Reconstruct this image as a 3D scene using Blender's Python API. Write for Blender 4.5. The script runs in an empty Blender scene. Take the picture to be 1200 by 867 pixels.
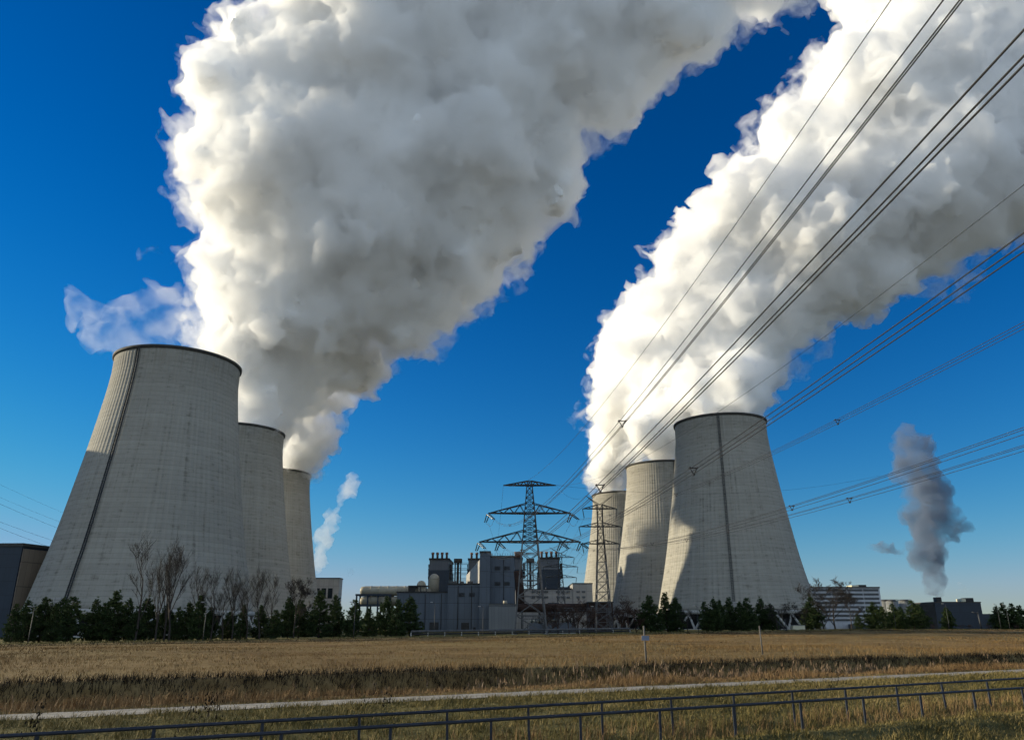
import bpy, bmesh, math, random
import numpy as np
from mathutils import Vector, Matrix, noise as mnoise

R = math.radians
random.seed(7)
rng = np.random.default_rng(7)
sc = bpy.context.scene
col = sc.collection

# ------------------------------------------------------------------ camera
H = 3.5                                   # eye height over the field
PITCH = math.atan(301.5 / 900.0)
CP, SP = math.cos(PITCH), math.sin(PITCH)
cam_d = bpy.data.cameras.new('camera')
cam_d.sensor_width = 36.0
cam_d.lens = 27.0
cam_d.clip_start = 0.1
cam_d.clip_end = 20000
cam = bpy.data.objects.new('camera', cam_d)
cam.location = (0, 0, H)
cam.rotation_euler = (math.pi / 2 + PITCH, 0, 0)
col.objects.link(cam)
sc.camera = cam

# ------------------------------------------------------------------ light
SUN_AZ = 13.5       # degrees from -X towards +Y
SUN_EL = 14.0
world = bpy.data.worlds.new('World')
sc.world = world
world.use_nodes = True
wn = world.node_tree
wn.nodes.clear()
sky = wn.nodes.new('ShaderNodeTexSky')
sky.sky_type = 'NISHITA'
sky.sun_disc = False
sky.sun_elevation = R(SUN_EL)
sky.sun_rotation = R(-(90 - SUN_AZ))
sky.air_density = 1.0
sky.dust_density = 0.0
sky.ozone_density = 4.8
hs = wn.nodes.new('ShaderNodeHueSaturation')
hs.inputs['Saturation'].default_value = 1.24
bg = wn.nodes.new('ShaderNodeBackground')
bg.inputs['Strength'].default_value = 0.054
gm = wn.nodes.new('ShaderNodeGamma')
gm.inputs[1].default_value = 1.25
wo = wn.nodes.new('ShaderNodeOutputWorld')
wn.links.new(sky.outputs[0], hs.inputs['Color'])
wn.links.new(hs.outputs[0], gm.inputs[0])
sp = wn.nodes.new('ShaderNodeSeparateColor'); cbn = wn.nodes.new('ShaderNodeCombineColor')
wn.links.new(gm.outputs[0], sp.inputs[0])
for i, cap in enumerate((3.7, 4.5, 6.8)):           # keep the low-sun horizon from burning out to yellow
    q = wn.nodes.new('ShaderNodeMath'); q.operation = 'SMOOTH_MIN'
    q.inputs[1].default_value = cap; q.inputs[2].default_value = cap * 0.9
    wn.links.new(sp.outputs[i], q.inputs[0]); wn.links.new(q.outputs[0], cbn.inputs[i])
# added fill light: bright unseen cloud mixed into the sky behind the camera
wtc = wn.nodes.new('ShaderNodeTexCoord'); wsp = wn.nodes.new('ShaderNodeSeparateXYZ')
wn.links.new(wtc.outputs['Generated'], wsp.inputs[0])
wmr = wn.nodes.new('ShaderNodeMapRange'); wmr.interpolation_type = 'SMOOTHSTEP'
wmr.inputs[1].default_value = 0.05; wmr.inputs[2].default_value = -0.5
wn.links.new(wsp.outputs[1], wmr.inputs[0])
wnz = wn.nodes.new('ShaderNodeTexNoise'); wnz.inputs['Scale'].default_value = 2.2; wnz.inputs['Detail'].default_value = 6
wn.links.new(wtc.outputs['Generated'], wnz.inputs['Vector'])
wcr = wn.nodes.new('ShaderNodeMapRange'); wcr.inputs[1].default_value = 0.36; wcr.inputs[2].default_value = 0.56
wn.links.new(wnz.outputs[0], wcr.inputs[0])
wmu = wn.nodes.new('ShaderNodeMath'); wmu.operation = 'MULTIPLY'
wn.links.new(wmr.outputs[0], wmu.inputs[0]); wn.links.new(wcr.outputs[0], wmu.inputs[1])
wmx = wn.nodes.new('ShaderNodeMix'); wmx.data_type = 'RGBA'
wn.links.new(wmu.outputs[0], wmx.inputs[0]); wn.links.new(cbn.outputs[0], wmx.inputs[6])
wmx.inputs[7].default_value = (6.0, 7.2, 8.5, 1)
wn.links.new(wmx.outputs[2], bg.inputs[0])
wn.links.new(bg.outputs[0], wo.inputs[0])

sun_d = bpy.data.lights.new('sun', 'SUN')
sun_d.energy = 3.6
sun_d.angle = R(0.5)
sun_d.color = (1.0, 0.88, 0.64)
sun = bpy.data.objects.new('sun', sun_d)
to_sun = Vector((-math.cos(R(SUN_EL)) * math.cos(R(SUN_AZ)), math.cos(R(SUN_EL)) * math.sin(R(SUN_AZ)), math.sin(R(SUN_EL))))
sun.rotation_euler = to_sun.to_track_quat('Z', 'Y').to_euler()
sun.location = (-300, 50, 200)
col.objects.link(sun)

sc.view_settings.view_transform = 'Standard'
sc.view_settings.look = 'None'
sc.view_settings.gamma = 1
sc.view_settings.use_curve_mapping = False
sc.view_settings.exposure = 0.85
sc.render.engine = 'CYCLES'
cy = sc.cycles
cy.max_bounces = 26
cy.volume_bounces = 20
cy.diffuse_bounces = 8
cy.transmission_bounces = 16
cy.glossy_bounces = 2
cy.transparent_max_bounces = 64
cy.use_denoising = True
cy.use_adaptive_sampling = True
cy.adaptive_threshold = 0.02
cy.adaptive_min_samples = 24
cy.sample_clamp_indirect = 8.0
try:
    cy.denoiser = 'OPENIMAGEDENOISE'
except Exception:
    pass

# ------------------------------------------------------------------ helpers
def ratio(y):
    """height over eye / distance in plan depth Y for picture row y (photo pixels, plane X=0)"""
    v = 433.5 - y
    return (900 * SP + v * CP) / (900 * CP - v * SP)

def zrow(y, Y):
    return H + Y * ratio(y)

def xcol(px, Y, z=H):
    return (px - 600) / 900.0 * (Y * CP + (z - H) * SP)

def W(px, py, Y):
    z = zrow(py, Y)
    return Vector((xcol(px, Y, z), Y, z))

def smooth(a, b, x):
    t = np.clip((x - a) / (b - a), 0, 1)
    return t * t * (3 - 2 * t)

TD = 1.1461
def t_of(x, y):
    return (y - 0.56 * x) / TD
def s_of(x, y):
    return (x + 0.56 * y) / TD
def xy_of(s, t):
    # inverse
    x = (s - 0.56 * t) / TD
    y = (t + 0.56 * s) / TD
    return x, y

def ground(x, y):
    x = np.asarray(x, float); y = np.asarray(y, float)
    t = t_of(x, y); s = s_of(x, y)
    z = 1.9 * (1 - smooth(1.5, 15, t))                       # the bank the photographer stands on
    z = z + 0.38 * np.exp(-((t - 18.6) / 1.3) ** 2)
    z = z - 0.45 * np.exp(-((t - 22.0) / 1.1) ** 2)
    z = z + 0.22 * np.exp(-((t - 33.0) / 4.5) ** 2)
    wob = 0.5 * np.sin(s * 0.13) + 0.35 * np.sin(s * 0.31 + 1)
    tt = t + wob
    z = z - 1.6 * smooth(44.4, 46.8, tt) * (1 - smooth(48.2, 50.9, tt))
    z = z + 0.75 * smooth(48.4, 50.9, tt) * (1 - smooth(85, 170, t))
    rise = np.clip(0.0095 * (s + 20), 0, 2.5)
    rise = rise * smooth(70, 180, t)
    z = z + rise
    z = z + (0.12 * np.sin(x * 0.07 + y * 0.05) + 0.08 * np.sin(x * 0.17 - y * 0.11)) * smooth(62, 75, t) * (1 - smooth(170, 180, t))
    z = z + 0.05 * np.sin(x * 0.9 + 1.3 * np.sin(y * 0.6)) * np.sin(y * 0.8) * (1 - smooth(36, 38, t))
    # shallow roadside ditch and the road bank
    z = z - 0.6 * np.exp(-((t - 179.5) / 1.8) ** 2) + 0.3 * smooth(180.5, 183.5, t) * (1 - smooth(184, 188, t))
    z = z + 0.35 * np.exp(-((t - 196) / 2.5) ** 2)
    return z

def gz(x, y):
    return float(ground(x, y))

def on_row(px, t):
    """point on the ground on the line t = const that shows at picture column px"""
    Y = 200.0
    for _ in range(60):
        X = xcol(px, Y, gz(0, Y))
        Y = 0.5 * Y + 0.5 * (TD * t + 0.56 * X)
    X = xcol(px, Y, H)
    return X, Y

def tag(o, label=None, cat=None, group=None, kind=None):
    if label: o['label'] = label
    if cat: o['category'] = cat
    if group: o['group'] = group
    if kind: o['kind'] = kind
    return o

def empty(name, loc=(0, 0, 0), rz=0.0):
    o = bpy.data.objects.new(name, None)
    o.location = loc
    o.rotation_euler = (0, 0, rz)
    o.empty_display_size = 0.5
    col.objects.link(o)
    return o

class MB:
    def __init__(self):
        self.v = []; self.f = []; self.sm = []
    def add(self, vs, fs, smooth_=False):
        n = len(self.v)
        self.v.extend([tuple(p) for p in vs])
        self.f.extend([tuple(i + n for i in f) for f in fs])
        self.sm.extend([smooth_] * len(fs))
        return self
    def box(self, x0, x1, y0, y1, z0, z1):
        vs = [(x0, y0, z0), (x1, y0, z0), (x1, y1, z0), (x0, y1, z0), (x0, y0, z1), (x1, y0, z1), (x1, y1, z1), (x0, y1, z1)]
        fs = [(3, 2, 1, 0), (4, 5, 6, 7), (0, 1, 5, 4), (1, 2, 6, 5), (2, 3, 7, 6), (3, 0, 4, 7)]
        return self.add(vs, fs)
    def prism(self, poly, z0, z1):
        """vertical prism on a counter-clockwise plan polygon; z1 may be a list"""
        n = len(poly)
        zt = z1 if isinstance(z1, (list, tuple)) else [z1] * n
        vs = [(p[0], p[1], z0) for p in poly] + [(p[0], p[1], zt[i]) for i, p in enumerate(poly)]
        fs = [tuple(reversed(range(n))), tuple(range(n, 2 * n))]
        fs += [(i, (i + 1) % n, n + (i + 1) % n, n + i) for i in range(n)]
        return self.add(vs, fs)
    def bar(self, a, b, w, h=None, up=(0, 0, 1)):
        """square bar between two points"""
        a = Vector(a); b = Vector(b); h = h or w
        d = (b - a)
        if d.length < 1e-6: return self
        d.normalize()
        u = Vector(up)
        if abs(d.dot(u)) > 0.95: u = Vector((1, 0, 0))
        s = d.cross(u).normalized(); u = s.cross(d).normalized()
        s *= w / 2; u *= h / 2
        vs = []
        for p in (a, b):
            vs += [p - s - u, p + s - u, p + s + u, p - s + u]
        fs = [(3, 2, 1, 0), (4, 5, 6, 7), (0, 1, 5, 4), (1, 2, 6, 5), (2, 3, 7, 6), (3, 0, 4, 7)]
        return self.add(vs, fs)
    def tube(self, pts, r, n=8, caps=True, smooth_=True):
        pts = [Vector(p) for p in pts]
        rs = r if isinstance(r, (list, tuple)) else [r] * len(pts)
        vs = []; fs = []
        pd = None
        for i, p in enumerate(pts):
            d = (pts[min(i + 1, len(pts) - 1)] - pts[max(i - 1, 0)]).normalized()
            ref = Vector((0, 0, 1)) if abs(d.z) < 0.9 else Vector((1, 0, 0))
            s = d.cross(ref).normalized(); u = s.cross(d)
            for k in range(n):
                a = 2 * math.pi * k / n
                vs.append(p + (s * math.cos(a) + u * math.sin(a)) * rs[i])
        for i in range(len(pts) - 1):
            for k in range(n):
                fs.append((i * n + k, i * n + (k + 1) % n, (i + 1) * n + (k + 1) % n, (i + 1) * n + k))
        if caps:
            fs.append(tuple(reversed(range(n)))); fs.append(tuple(range((len(pts) - 1) * n, len(pts) * n)))
        return self.add(vs, fs, smooth_)
    def lathe(self, prof, n=32, c=(0, 0), smooth_=True, closed=False):
        vs = []; fs = []
        for (r, z) in prof:
            for k in range(n):
                a = 2 * math.pi * k / n
                vs.append((c[0] + r * math.cos(a), c[1] + r * math.sin(a), z))
        m = len(prof)
        for i in range(m - (0 if closed else 1)):
            j = (i + 1) % m
            for k in range(n):
                fs.append((i * n + k, i * n + (k + 1) % n, j * n + (k + 1) % n, j * n + k))
        if not closed:
            if prof[0][0] > 1e-4: fs.append(tuple(reversed(range(n))))
            if prof[-1][0] > 1e-4: fs.append(tuple(range((m - 1) * n, m * n)))
        return self.add(vs, fs, smooth_)
    def mesh(self, name, m=None):
        me = bpy.data.meshes.new(name)
        me.from_pydata(self.v, [], self.f)
        me.polygons.foreach_set('use_smooth', self.sm)
        if m:
            for mm in (m if isinstance(m, (list, tuple)) else [m]): me.materials.append(mm)
        me.update()
        return me
    def build(self, name, m=None, parent=None):
        return link(name, self.mesh(name, m), parent)

def link(name, me, parent=None):
    o = bpy.data.objects.new(name, me)
    col.objects.link(o)
    if parent is not None: o.parent = parent
    return o

def np_mesh(name, verts, faces_flat, nper, mat=None, attr=None, smooth_=False):
    """fast mesh from numpy arrays; all faces have nper corners"""
    me = bpy.data.meshes.new(name)
    nv = len(verts); nf = len(faces_flat) // nper
    me.vertices.add(nv); me.loops.add(nf * nper); me.polygons.add(nf)
    me.vertices.foreach_set('co', np.asarray(verts, np.float32).ravel())
    me.loops.foreach_set('vertex_index', np.asarray(faces_flat, np.int32))
    me.polygons.foreach_set('loop_start', np.arange(nf, dtype=np.int32) * nper)
    if smooth_: me.polygons.foreach_set('use_smooth', np.ones(nf, bool))
    if attr is not None:
        a = me.attributes.new('rnd', 'FLOAT', 'POINT')
        a.data.foreach_set('value', np.asarray(attr, np.float32))
    if mat: me.materials.append(mat)
    me.update(calc_edges=True)
    me.validate()
    return me

# ------------------------------------------------------------------ materials
def newmat(name):
    m = bpy.data.materials.new(name); m.use_nodes = True
    nt = m.node_tree; nt.nodes.clear()
    out = nt.nodes.new('ShaderNodeOutputMaterial')
    b = nt.nodes.new('ShaderNodeBsdfPrincipled')
    nt.links.new(b.outputs[0], out.inputs[0])
    return m, nt, b, out

def N(nt, typ, **kw):
    n = nt.nodes.new(typ)
    for k, v in kw.items():
        if k.startswith('i_'): n.inputs[k[2:]].default_value = v
        else: setattr(n, k, v)
    return n

def ramp(nt, stops):
    r = nt.nodes.new('ShaderNodeValToRGB')
    e = r.color_ramp.elements
    while len(e) < len(stops): e.new(0.5)
    for i, (p, c) in enumerate(stops):
        e[i].position = p; e[i].color = (*c, 1)
    return r

def mat(name, c, rough=0.7, metal=0.0, var=0.25, scale=0.5, bump=0.0, bscale=None, spec=0.4):
    m, nt, b, out = newmat(name)
    tc = N(nt, 'ShaderNodeTexCoord')
    nz = N(nt, 'ShaderNodeTexNoise', i_Scale=scale, i_Detail=6.0, i_Roughness=0.65)
    nt.links.new(tc.outputs['Object'], nz.inputs['Vector'])
    lo = tuple(max(0, x * (1 - var)) for x in c); hi = tuple(min(1, x * (1 + var)) for x in c)
    r = ramp(nt, [(0.3, lo), (0.7, hi)])
    nt.links.new(nz.outputs[0], r.inputs[0])
    nt.links.new(r.outputs[0], b.inputs['Base Color'])
    b.inputs['Roughness'].default_value = rough
    b.inputs['Metallic'].default_value = metal
    b.inputs['Specular IOR Level'].default_value = spec
    if bump:
        bp = N(nt, 'ShaderNodeBump', i_Strength=0.6, i_Distance=bump)
        n2 = N(nt, 'ShaderNodeTexNoise', i_Scale=bscale or scale * 6, i_Detail=4.0)
        nt.links.new(tc.outputs['Object'], n2.inputs['Vector'])
        nt.links.new(n2.outputs[0], bp.inputs['Height'])
        nt.links.new(bp.outputs[0], b.inputs['Normal'])
    return m

def panel_mat(name, c, px=3.0, pz=6.0, rough=0.55, var=0.12, line=0.6):
    """sheet cladding with vertical and horizontal joints; pattern in object space"""
    m, nt, b, out = newmat(name)
    tc = N(nt, 'ShaderNodeTexCoord')
    sep = N(nt, 'ShaderNodeSeparateXYZ'); nt.links.new(tc.outputs['Object'], sep.inputs[0])
    add = N(nt, 'ShaderNodeMath', operation='ADD'); nt.links.new(sep.outputs[0], add.inputs[0]); nt.links.new(sep.outputs[1], add.inputs[1])
    def joint(src, per, w):
        d = N(nt, 'ShaderNodeMath', operation='DIVIDE'); nt.links.new(src, d.inputs[0]); d.inputs[1].default_value = per
        fr = N(nt, 'ShaderNodeMath', operation='FRACT'); nt.links.new(d.outputs[0], fr.inputs[0])
        lt = N(nt, 'ShaderNodeMath', operation='LESS_THAN'); nt.links.new(fr.outputs[0], lt.inputs[0]); lt.inputs[1].default_value = w
        return lt.outputs[0], d.outputs[0]
    j1, d1 = joint(add.outputs[0], px, 0.05)
    j2, d2 = joint(sep.outputs[2], pz, 0.04)
    mx = N(nt, 'ShaderNodeMath', operation='MAXIMUM'); nt.links.new(j1, mx.inputs[0]); nt.links.new(j2, mx.inputs[1])
    # per-panel tone
    f1 = N(nt, 'ShaderNodeMath', operation='FLOOR'); nt.links.new(d1, f1.inputs[0])
    f2 = N(nt, 'ShaderNodeMath', operation='FLOOR'); nt.links.new(d2, f2.inputs[0])
    cb = N(nt, 'ShaderNodeCombineXYZ'); nt.links.new(f1.outputs[0], cb.inputs[0]); nt.links.new(f2.outputs[0], cb.inputs[1])
    wn_ = N(nt, 'ShaderNodeTexWhiteNoise'); nt.links.new(cb.outputs[0], wn_.inputs['Vector'])
    nz = N(nt, 'ShaderNodeTexNoise', i_Scale=0.12, i_Detail=6.0); nt.links.new(tc.outputs['Object'], nz.inputs['Vector'])
    mm = N(nt, 'ShaderNodeMath', operation='MULTIPLY_ADD'); nt.links.new(wn_.outputs['Value'], mm.inputs[0]); mm.inputs[1].default_value = 0.3; nt.links.new(nz.outputs[0], mm.inputs[2])
    lo = tuple(x * (1 - var) for x in c); hi = tuple(min(1, x * (1 + var)) for x in c)
    r = ramp(nt, [(0.35, lo), (0.95, hi)]); nt.links.new(mm.outputs[0], r.inputs[0])
    mix = N(nt, 'ShaderNodeMix', data_type='RGBA'); nt.links.new(mx.outputs[0], mix.inputs[0])
    nt.links.new(r.outputs[0], mix.inputs[6]); mix.inputs[7].default_value = (*[x * line for x in c], 1)
    nt.links.new(mix.outputs[2], b.inputs['Base Color'])
    b.inputs['Roughness'].default_value = rough
    return m

def concrete_tower():
    m, nt, b, out = newmat('tower_concrete')
    tc = N(nt, 'ShaderNodeTexCoord')
    oi = N(nt, 'ShaderNodeObjectInfo')
    sep = N(nt, 'ShaderNodeSeparateXYZ'); nt.links.new(tc.outputs['Object'], sep.inputs[0])
    an = N(nt, 'ShaderNodeMath', operation='ARCTAN2'); nt.links.new(sep.outputs[1], an.inputs[0]); nt.links.new(sep.outputs[0], an.inputs[1])
    # streak coordinates: angle stretched, height squeezed
    am = N(nt, 'ShaderNodeMath', operation='MULTIPLY'); nt.links.new(an.outputs[0], am.inputs[0]); am.inputs[1].default_value = 26.0
    zm = N(nt, 'ShaderNodeMath', operation='MULTIPLY'); nt.links.new(sep.outputs[2], zm.inputs[0]); zm.inputs[1].default_value = 0.022
    rm = N(nt, 'ShaderNodeMath', operation='MULTIPLY'); nt.links.new(oi.outputs['Random'], rm.inputs[0]); rm.inputs[1].default_value = 90.0
    cs = N(nt, 'ShaderNodeCombineXYZ'); nt.links.new(am.outputs[0], cs.inputs[0]); nt.links.new(zm.outputs[0], cs.inputs[1]); nt.links.new(rm.outputs[0], cs.inputs[2])
    streak = N(nt, 'ShaderNodeTexNoise', i_Scale=1.0, i_Detail=5.0, i_Roughness=0.7); nt.links.new(cs.outputs[0], streak.inputs['Vector'])
    # lift bands: short horizontal rows of formwork
    am2 = N(nt, 'ShaderNodeMath', operation='MULTIPLY'); nt.links.new(an.outputs[0], am2.inputs[0]); am2.inputs[1].default_value = 6.0
    zm2 = N(nt, 'ShaderNodeMath', operation='MULTIPLY'); nt.links.new(sep.outputs[2], zm2.inputs[0]); zm2.inputs[1].default_value = 0.8
    cs2 = N(nt, 'ShaderNodeCombineXYZ'); nt.links.new(am2.outputs[0], cs2.inputs[0]); nt.links.new(zm2.outputs[0], cs2.inputs[1]); nt.links.new(rm.outputs[0], cs2.inputs[2])
    band = N(nt, 'ShaderNodeTexNoise', i_Scale=1.0, i_Detail=4.0, i_Roughness=0.6); nt.links.new(cs2.outputs[0], band.inputs['Vector'])
    # big patches
    va = N(nt, 'ShaderNodeVectorMath', operation='ADD'); nt.links.new(tc.outputs['Object'], va.inputs[0]); nt.links.new(rm.outputs[0], va.inputs[1])
    big = N(nt, 'ShaderNodeTexNoise', i_Scale=0.03, i_Detail=7.0, i_Roughness=0.62); nt.links.new(va.outputs[0], big.inputs['Vector'])
    fine = N(nt, 'ShaderNodeTexNoise', i_Scale=0.9, i_Detail=6.0, i_Roughness=0.7); nt.links.new(va.outputs[0], fine.inputs['Vector'])
    a1 = N(nt, 'ShaderNodeMath', operation='MULTIPLY_ADD'); nt.links.new(streak.outputs[0], a1.inputs[0]); a1.inputs[1].default_value = 0.5; 
    s0 = N(nt, 'ShaderNodeMath', operation='MULTIPLY'); nt.links.new(big.outputs[0], s0.inputs[0]); s0.inputs[1].default_value = 0.45
    nt.links.new(s0.outputs[0], a1.inputs[2])
    a2 = N(nt, 'ShaderNodeMath', operation='MULTIPLY_ADD'); nt.links.new(band.outputs[0], a2.inputs[0]); a2.inputs[1].default_value = 0.3; nt.links.new(a1.outputs[0], a2.inputs[2])
    a3 = N(nt, 'ShaderNodeMath', operation='MULTIPLY_ADD'); nt.links.new(fine.outputs[0], a3.inputs[0]); a3.inputs[1].default_value = 0.22; nt.links.new(a2.outputs[0], a3.inputs[2])
    r = ramp(nt, [(0.48, (0.21, 0.197, 0.168)), (0.64, (0.30, 0.286, 0.247)), (0.78, (0.335, 0.32, 0.278)), (0.94, (0.385, 0.368, 0.325))])
    nt.links.new(a3.outputs[0], r.inputs[0])
    # rusty-black drips where streak noise and a mid-height patch agree
    drip = ramp(nt, [(0.24, (0.0, 0.0, 0.0)), (0.36, (1, 1, 1))])
    dm = N(nt, 'ShaderNodeMath', operation='MULTIPLY'); nt.links.new(band.outputs[0], dm.inputs[0]); nt.links.new(streak.outputs[0], dm.inputs[1])
    nt.links.new(dm.outputs[0], drip.inputs[0])
    mul = N(nt, 'ShaderNodeMix', data_type='RGBA', blend_type='MULTIPLY'); mul.inputs[0].default_value = 0.0
    inv = ramp(nt, [(0.11, (0.36, 0.33, 0.29)), (0.205, (1, 1, 1))]); nt.links.new(dm.outputs[0], inv.inputs[0])
    mul.inputs[0].default_value = 0.6
    nt.links.new(r.outputs[0], mul.inputs[6]); nt.links.new(inv.outputs[0], mul.inputs[7])
    nt.links.new(mul.outputs[2], b.inputs['Base Color'])
    zd = N(nt, 'ShaderNodeMath', operation='MULTIPLY'); nt.links.new(sep.outputs[2], zd.inputs[0]); zd.inputs[1].default_value = 1 / 1.9
    zf = N(nt, 'ShaderNodeMath', operation='FRACT'); nt.links.new(zd.outputs[0], zf.inputs[0])
    zl = N(nt, 'ShaderNodeMath', operation='LESS_THAN'); nt.links.new(zf.outputs[0], zl.inputs[0]); zl.inputs[1].default_value = 0.14
    zs_ = N(nt, 'ShaderNodeMath', operation='MULTIPLY'); nt.links.new(zl.outputs[0], zs_.inputs[0]); nt.links.new(fine.outputs[0], zs_.inputs[1])
    jm = N(nt, 'ShaderNodeMix', data_type='RGBA', blend_type='MULTIPLY'); nt.links.new(zs_.outputs[0], jm.inputs[0])
    nt.links.new(mul.outputs[2], jm.inputs[6]); jm.inputs[7].default_value = (0.74, 0.73, 0.71, 1)
    zfl = N(nt, 'ShaderNodeMath', operation='FLOOR'); nt.links.new(zd.outputs[0], zfl.inputs[0])
    wv = N(nt, 'ShaderNodeTexWhiteNoise', noise_dimensions='1D'); nt.links.new(zfl.outputs[0], wv.inputs['W'])
    lv = N(nt, 'ShaderNodeMapRange'); nt.links.new(wv.outputs['Value'], lv.inputs[0]); lv.inputs[3].default_value = 0.93; lv.inputs[4].default_value = 1.04
    lm = N(nt, 'ShaderNodeVectorMath', operation='SCALE'); nt.links.new(jm.outputs[2], lm.inputs[0]); nt.links.new(lv.outputs[0], lm.inputs['Scale'])
    # soot and water runs below the rim, and a few long runs further down
    rz = N(nt, 'ShaderNodeMapRange'); nt.links.new(sep.outputs[2], rz.inputs[0]); rz.inputs[1].default_value = 88; rz.inputs[2].default_value = 113
    st2 = ramp(nt, [(0.42, (0, 0, 0)), (0.62, (1, 1, 1))]); nt.links.new(streak.outputs[0], st2.inputs[0])
    rs = N(nt, 'ShaderNodeMath', operation='MULTIPLY'); nt.links.new(rz.outputs[0], rs.inputs[0]); nt.links.new(st2.outputs[0], rs.inputs[1])
    bp_ = ramp(nt, [(0.52, (0, 0, 0)), (0.68, (0.7, 0.7, 0.7))]); nt.links.new(big.outputs[0], bp_.inputs[0])
    st3 = ramp(nt, [(0.56, (0, 0, 0)), (0.70, (1, 1, 1))]); nt.links.new(streak.outputs[0], st3.inputs[0])
    rs3 = N(nt, 'ShaderNodeMath', operation='MULTIPLY'); nt.links.new(bp_.outputs[0], rs3.inputs[0]); nt.links.new(st3.outputs[0], rs3.inputs[1])
    rmx = N(nt, 'ShaderNodeMath', operation='MAXIMUM'); nt.links.new(rs.outputs[0], rmx.inputs[0]); nt.links.new(rs3.outputs[0], rmx.inputs[1])
    rsc = N(nt, 'ShaderNodeMath', operation='MULTIPLY'); nt.links.new(rmx.outputs[0], rsc.inputs[0]); rsc.inputs[1].default_value = 0.6
    run = N(nt, 'ShaderNodeMix', data_type='RGBA', blend_type='MULTIPLY'); nt.links.new(rsc.outputs[0], run.inputs[0])
    nt.links.new(lm.outputs[0], run.inputs[6]); run.inputs[7].default_value = (0.5, 0.47, 0.42, 1)
    nt.links.new(run.outputs[2], b.inputs['Base Color'])
    b.inputs['Roughness'].default_value = 0.9
    b.inputs['Specular IOR Level'].default_value = 0.25
    return m

def grass_mat(name, stops, rough=0.8, trans=0.0):
    m, nt, b, out = newmat(name)
    at = N(nt, 'ShaderNodeAttribute', attribute_name='rnd')
    r = ramp(nt, stops)
    tc = N(nt, 'ShaderNodeTexCoord')
    nz = N(nt, 'ShaderNodeTexNoise', i_Scale=0.075, i_Detail=6.0, i_Roughness=0.7); nt.links.new(tc.outputs['Object'], nz.inputs['Vector'])
    ma = N(nt, 'ShaderNodeMath', operation='MULTIPLY_ADD'); nt.links.new(at.outputs['Fac'], ma.inputs[0]); ma.inputs[1].default_value = 0.55
    m2 = N(nt, 'ShaderNodeMath', operation='MULTIPLY_ADD'); nt.links.new(nz.outputs[0], m2.inputs[0]); m2.inputs[1].default_value = 1.5; m2.inputs[2].default_value = -0.52
    nt.links.new(m2.outputs[0], ma.inputs[2])
    nt.links.new(ma.outputs[0], r.inputs[0])
    nt.links.new(r.outputs[0], b.inputs['Base Color'])
    b.inputs['Roughness'].default_value = rough
    b.inputs['Specular IOR Level'].default_value = 0.2
    return m

def ground_mat():
    m, nt, b, out = newmat('field_soil_and_grass')
    tc = N(nt, 'ShaderNodeTexCoord')
    def noise(scale, det=8.0, ro=0.68):
        n = N(nt, 'ShaderNodeTexNoise', i_Scale=scale, i_Detail=det, i_Roughness=ro); nt.links.new(tc.outputs['Object'], n.inputs['Vector']); return n
    n1 = noise(0.05); n2 = noise(1.3); n3 = noise(0.012)
    a = N(nt, 'ShaderNodeMath', operation='MULTIPLY_ADD'); nt.links.new(n2.outputs[0], a.inputs[0]); a.inputs[1].default_value = 0.6; nt.links.new(n1.outputs[0], a.inputs[2])
    tan = ramp(nt, [(0.55, (0.0864, 0.05184, 0.02016)), (0.75, (0.1872, 0.1188, 0.04752)), (0.95, (0.2736, 0.1872, 0.0828))]); nt.links.new(a.outputs[0], tan.inputs[0])
    grn = ramp(nt, [(0.55, (0.0432, 0.03744, 0.01008)), (0.75, (0.1008, 0.08496, 0.02592)), (0.95, (0.1728, 0.144, 0.054))]); nt.links.new(a.outputs[0], grn.inputs[0])
    sep = N(nt, 'ShaderNodeSeparateXYZ'); nt.links.new(tc.outputs['Object'], sep.inputs[0])
    t1 = N(nt, 'ShaderNodeMath', operation='MULTIPLY_ADD'); nt.links.new(sep.outputs[0], t1.inputs[0]); t1.inputs[1].default_value = -0.56; nt.links.new(sep.outputs[1], t1.inputs[2])
    # greener near the camera (t < 40) and on the far verge; tan in the field
    g = N(nt, 'ShaderNodeMapRange'); nt.links.new(t1.outputs[0], g.inputs[0])
    g.inputs[1].default_value = 44 * TD; g.inputs[2].default_value = 39 * TD
    v1 = N(nt, 'ShaderNodeMapRange'); nt.links.new(t1.outputs[0], v1.inputs[0])
    v1.inputs[1].default_value = 184 * TD; v1.inputs[2].default_value = 187 * TD
    s = N(nt, 'ShaderNodeMath', operation='MAXIMUM'); nt.links.new(g.outputs[0], s.inputs[0]); nt.links.new(v1.outputs[0], s.inputs[1])
    pat = ramp(nt, [(0.42, (0, 0, 0)), (0.6, (0.5, 0.5, 0.5))]); nt.links.new(n3.outputs[0], pat.inputs[0])
    s2 = N(nt, 'ShaderNodeMath', operation='MAXIMUM'); nt.links.new(s.outputs[0], s2.inputs[0]); nt.links.new(pat.outputs[0], s2.inputs[1])
    mix = N(nt, 'ShaderNodeMix', data_type='RGBA'); nt.links.new(s2.outputs[0], mix.inputs[0])
    nt.links.new(tan.outputs[0], mix.inputs[6]); nt.links.new(grn.outputs[0], mix.inputs[7])
    nt.links.new(mix.outputs[2], b.inputs['Base Color'])
    bp = N(nt, 'ShaderNodeBump', i_Strength=0.8, i_Distance=0.25); nt.links.new(a.outputs[0], bp.inputs['Height']); nt.links.new(bp.outputs[0], b.inputs['Normal'])
    b.inputs['Roughness'].default_value = 0.95
    b.inputs['Specular IOR Level'].default_value = 0.1
    return m

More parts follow.
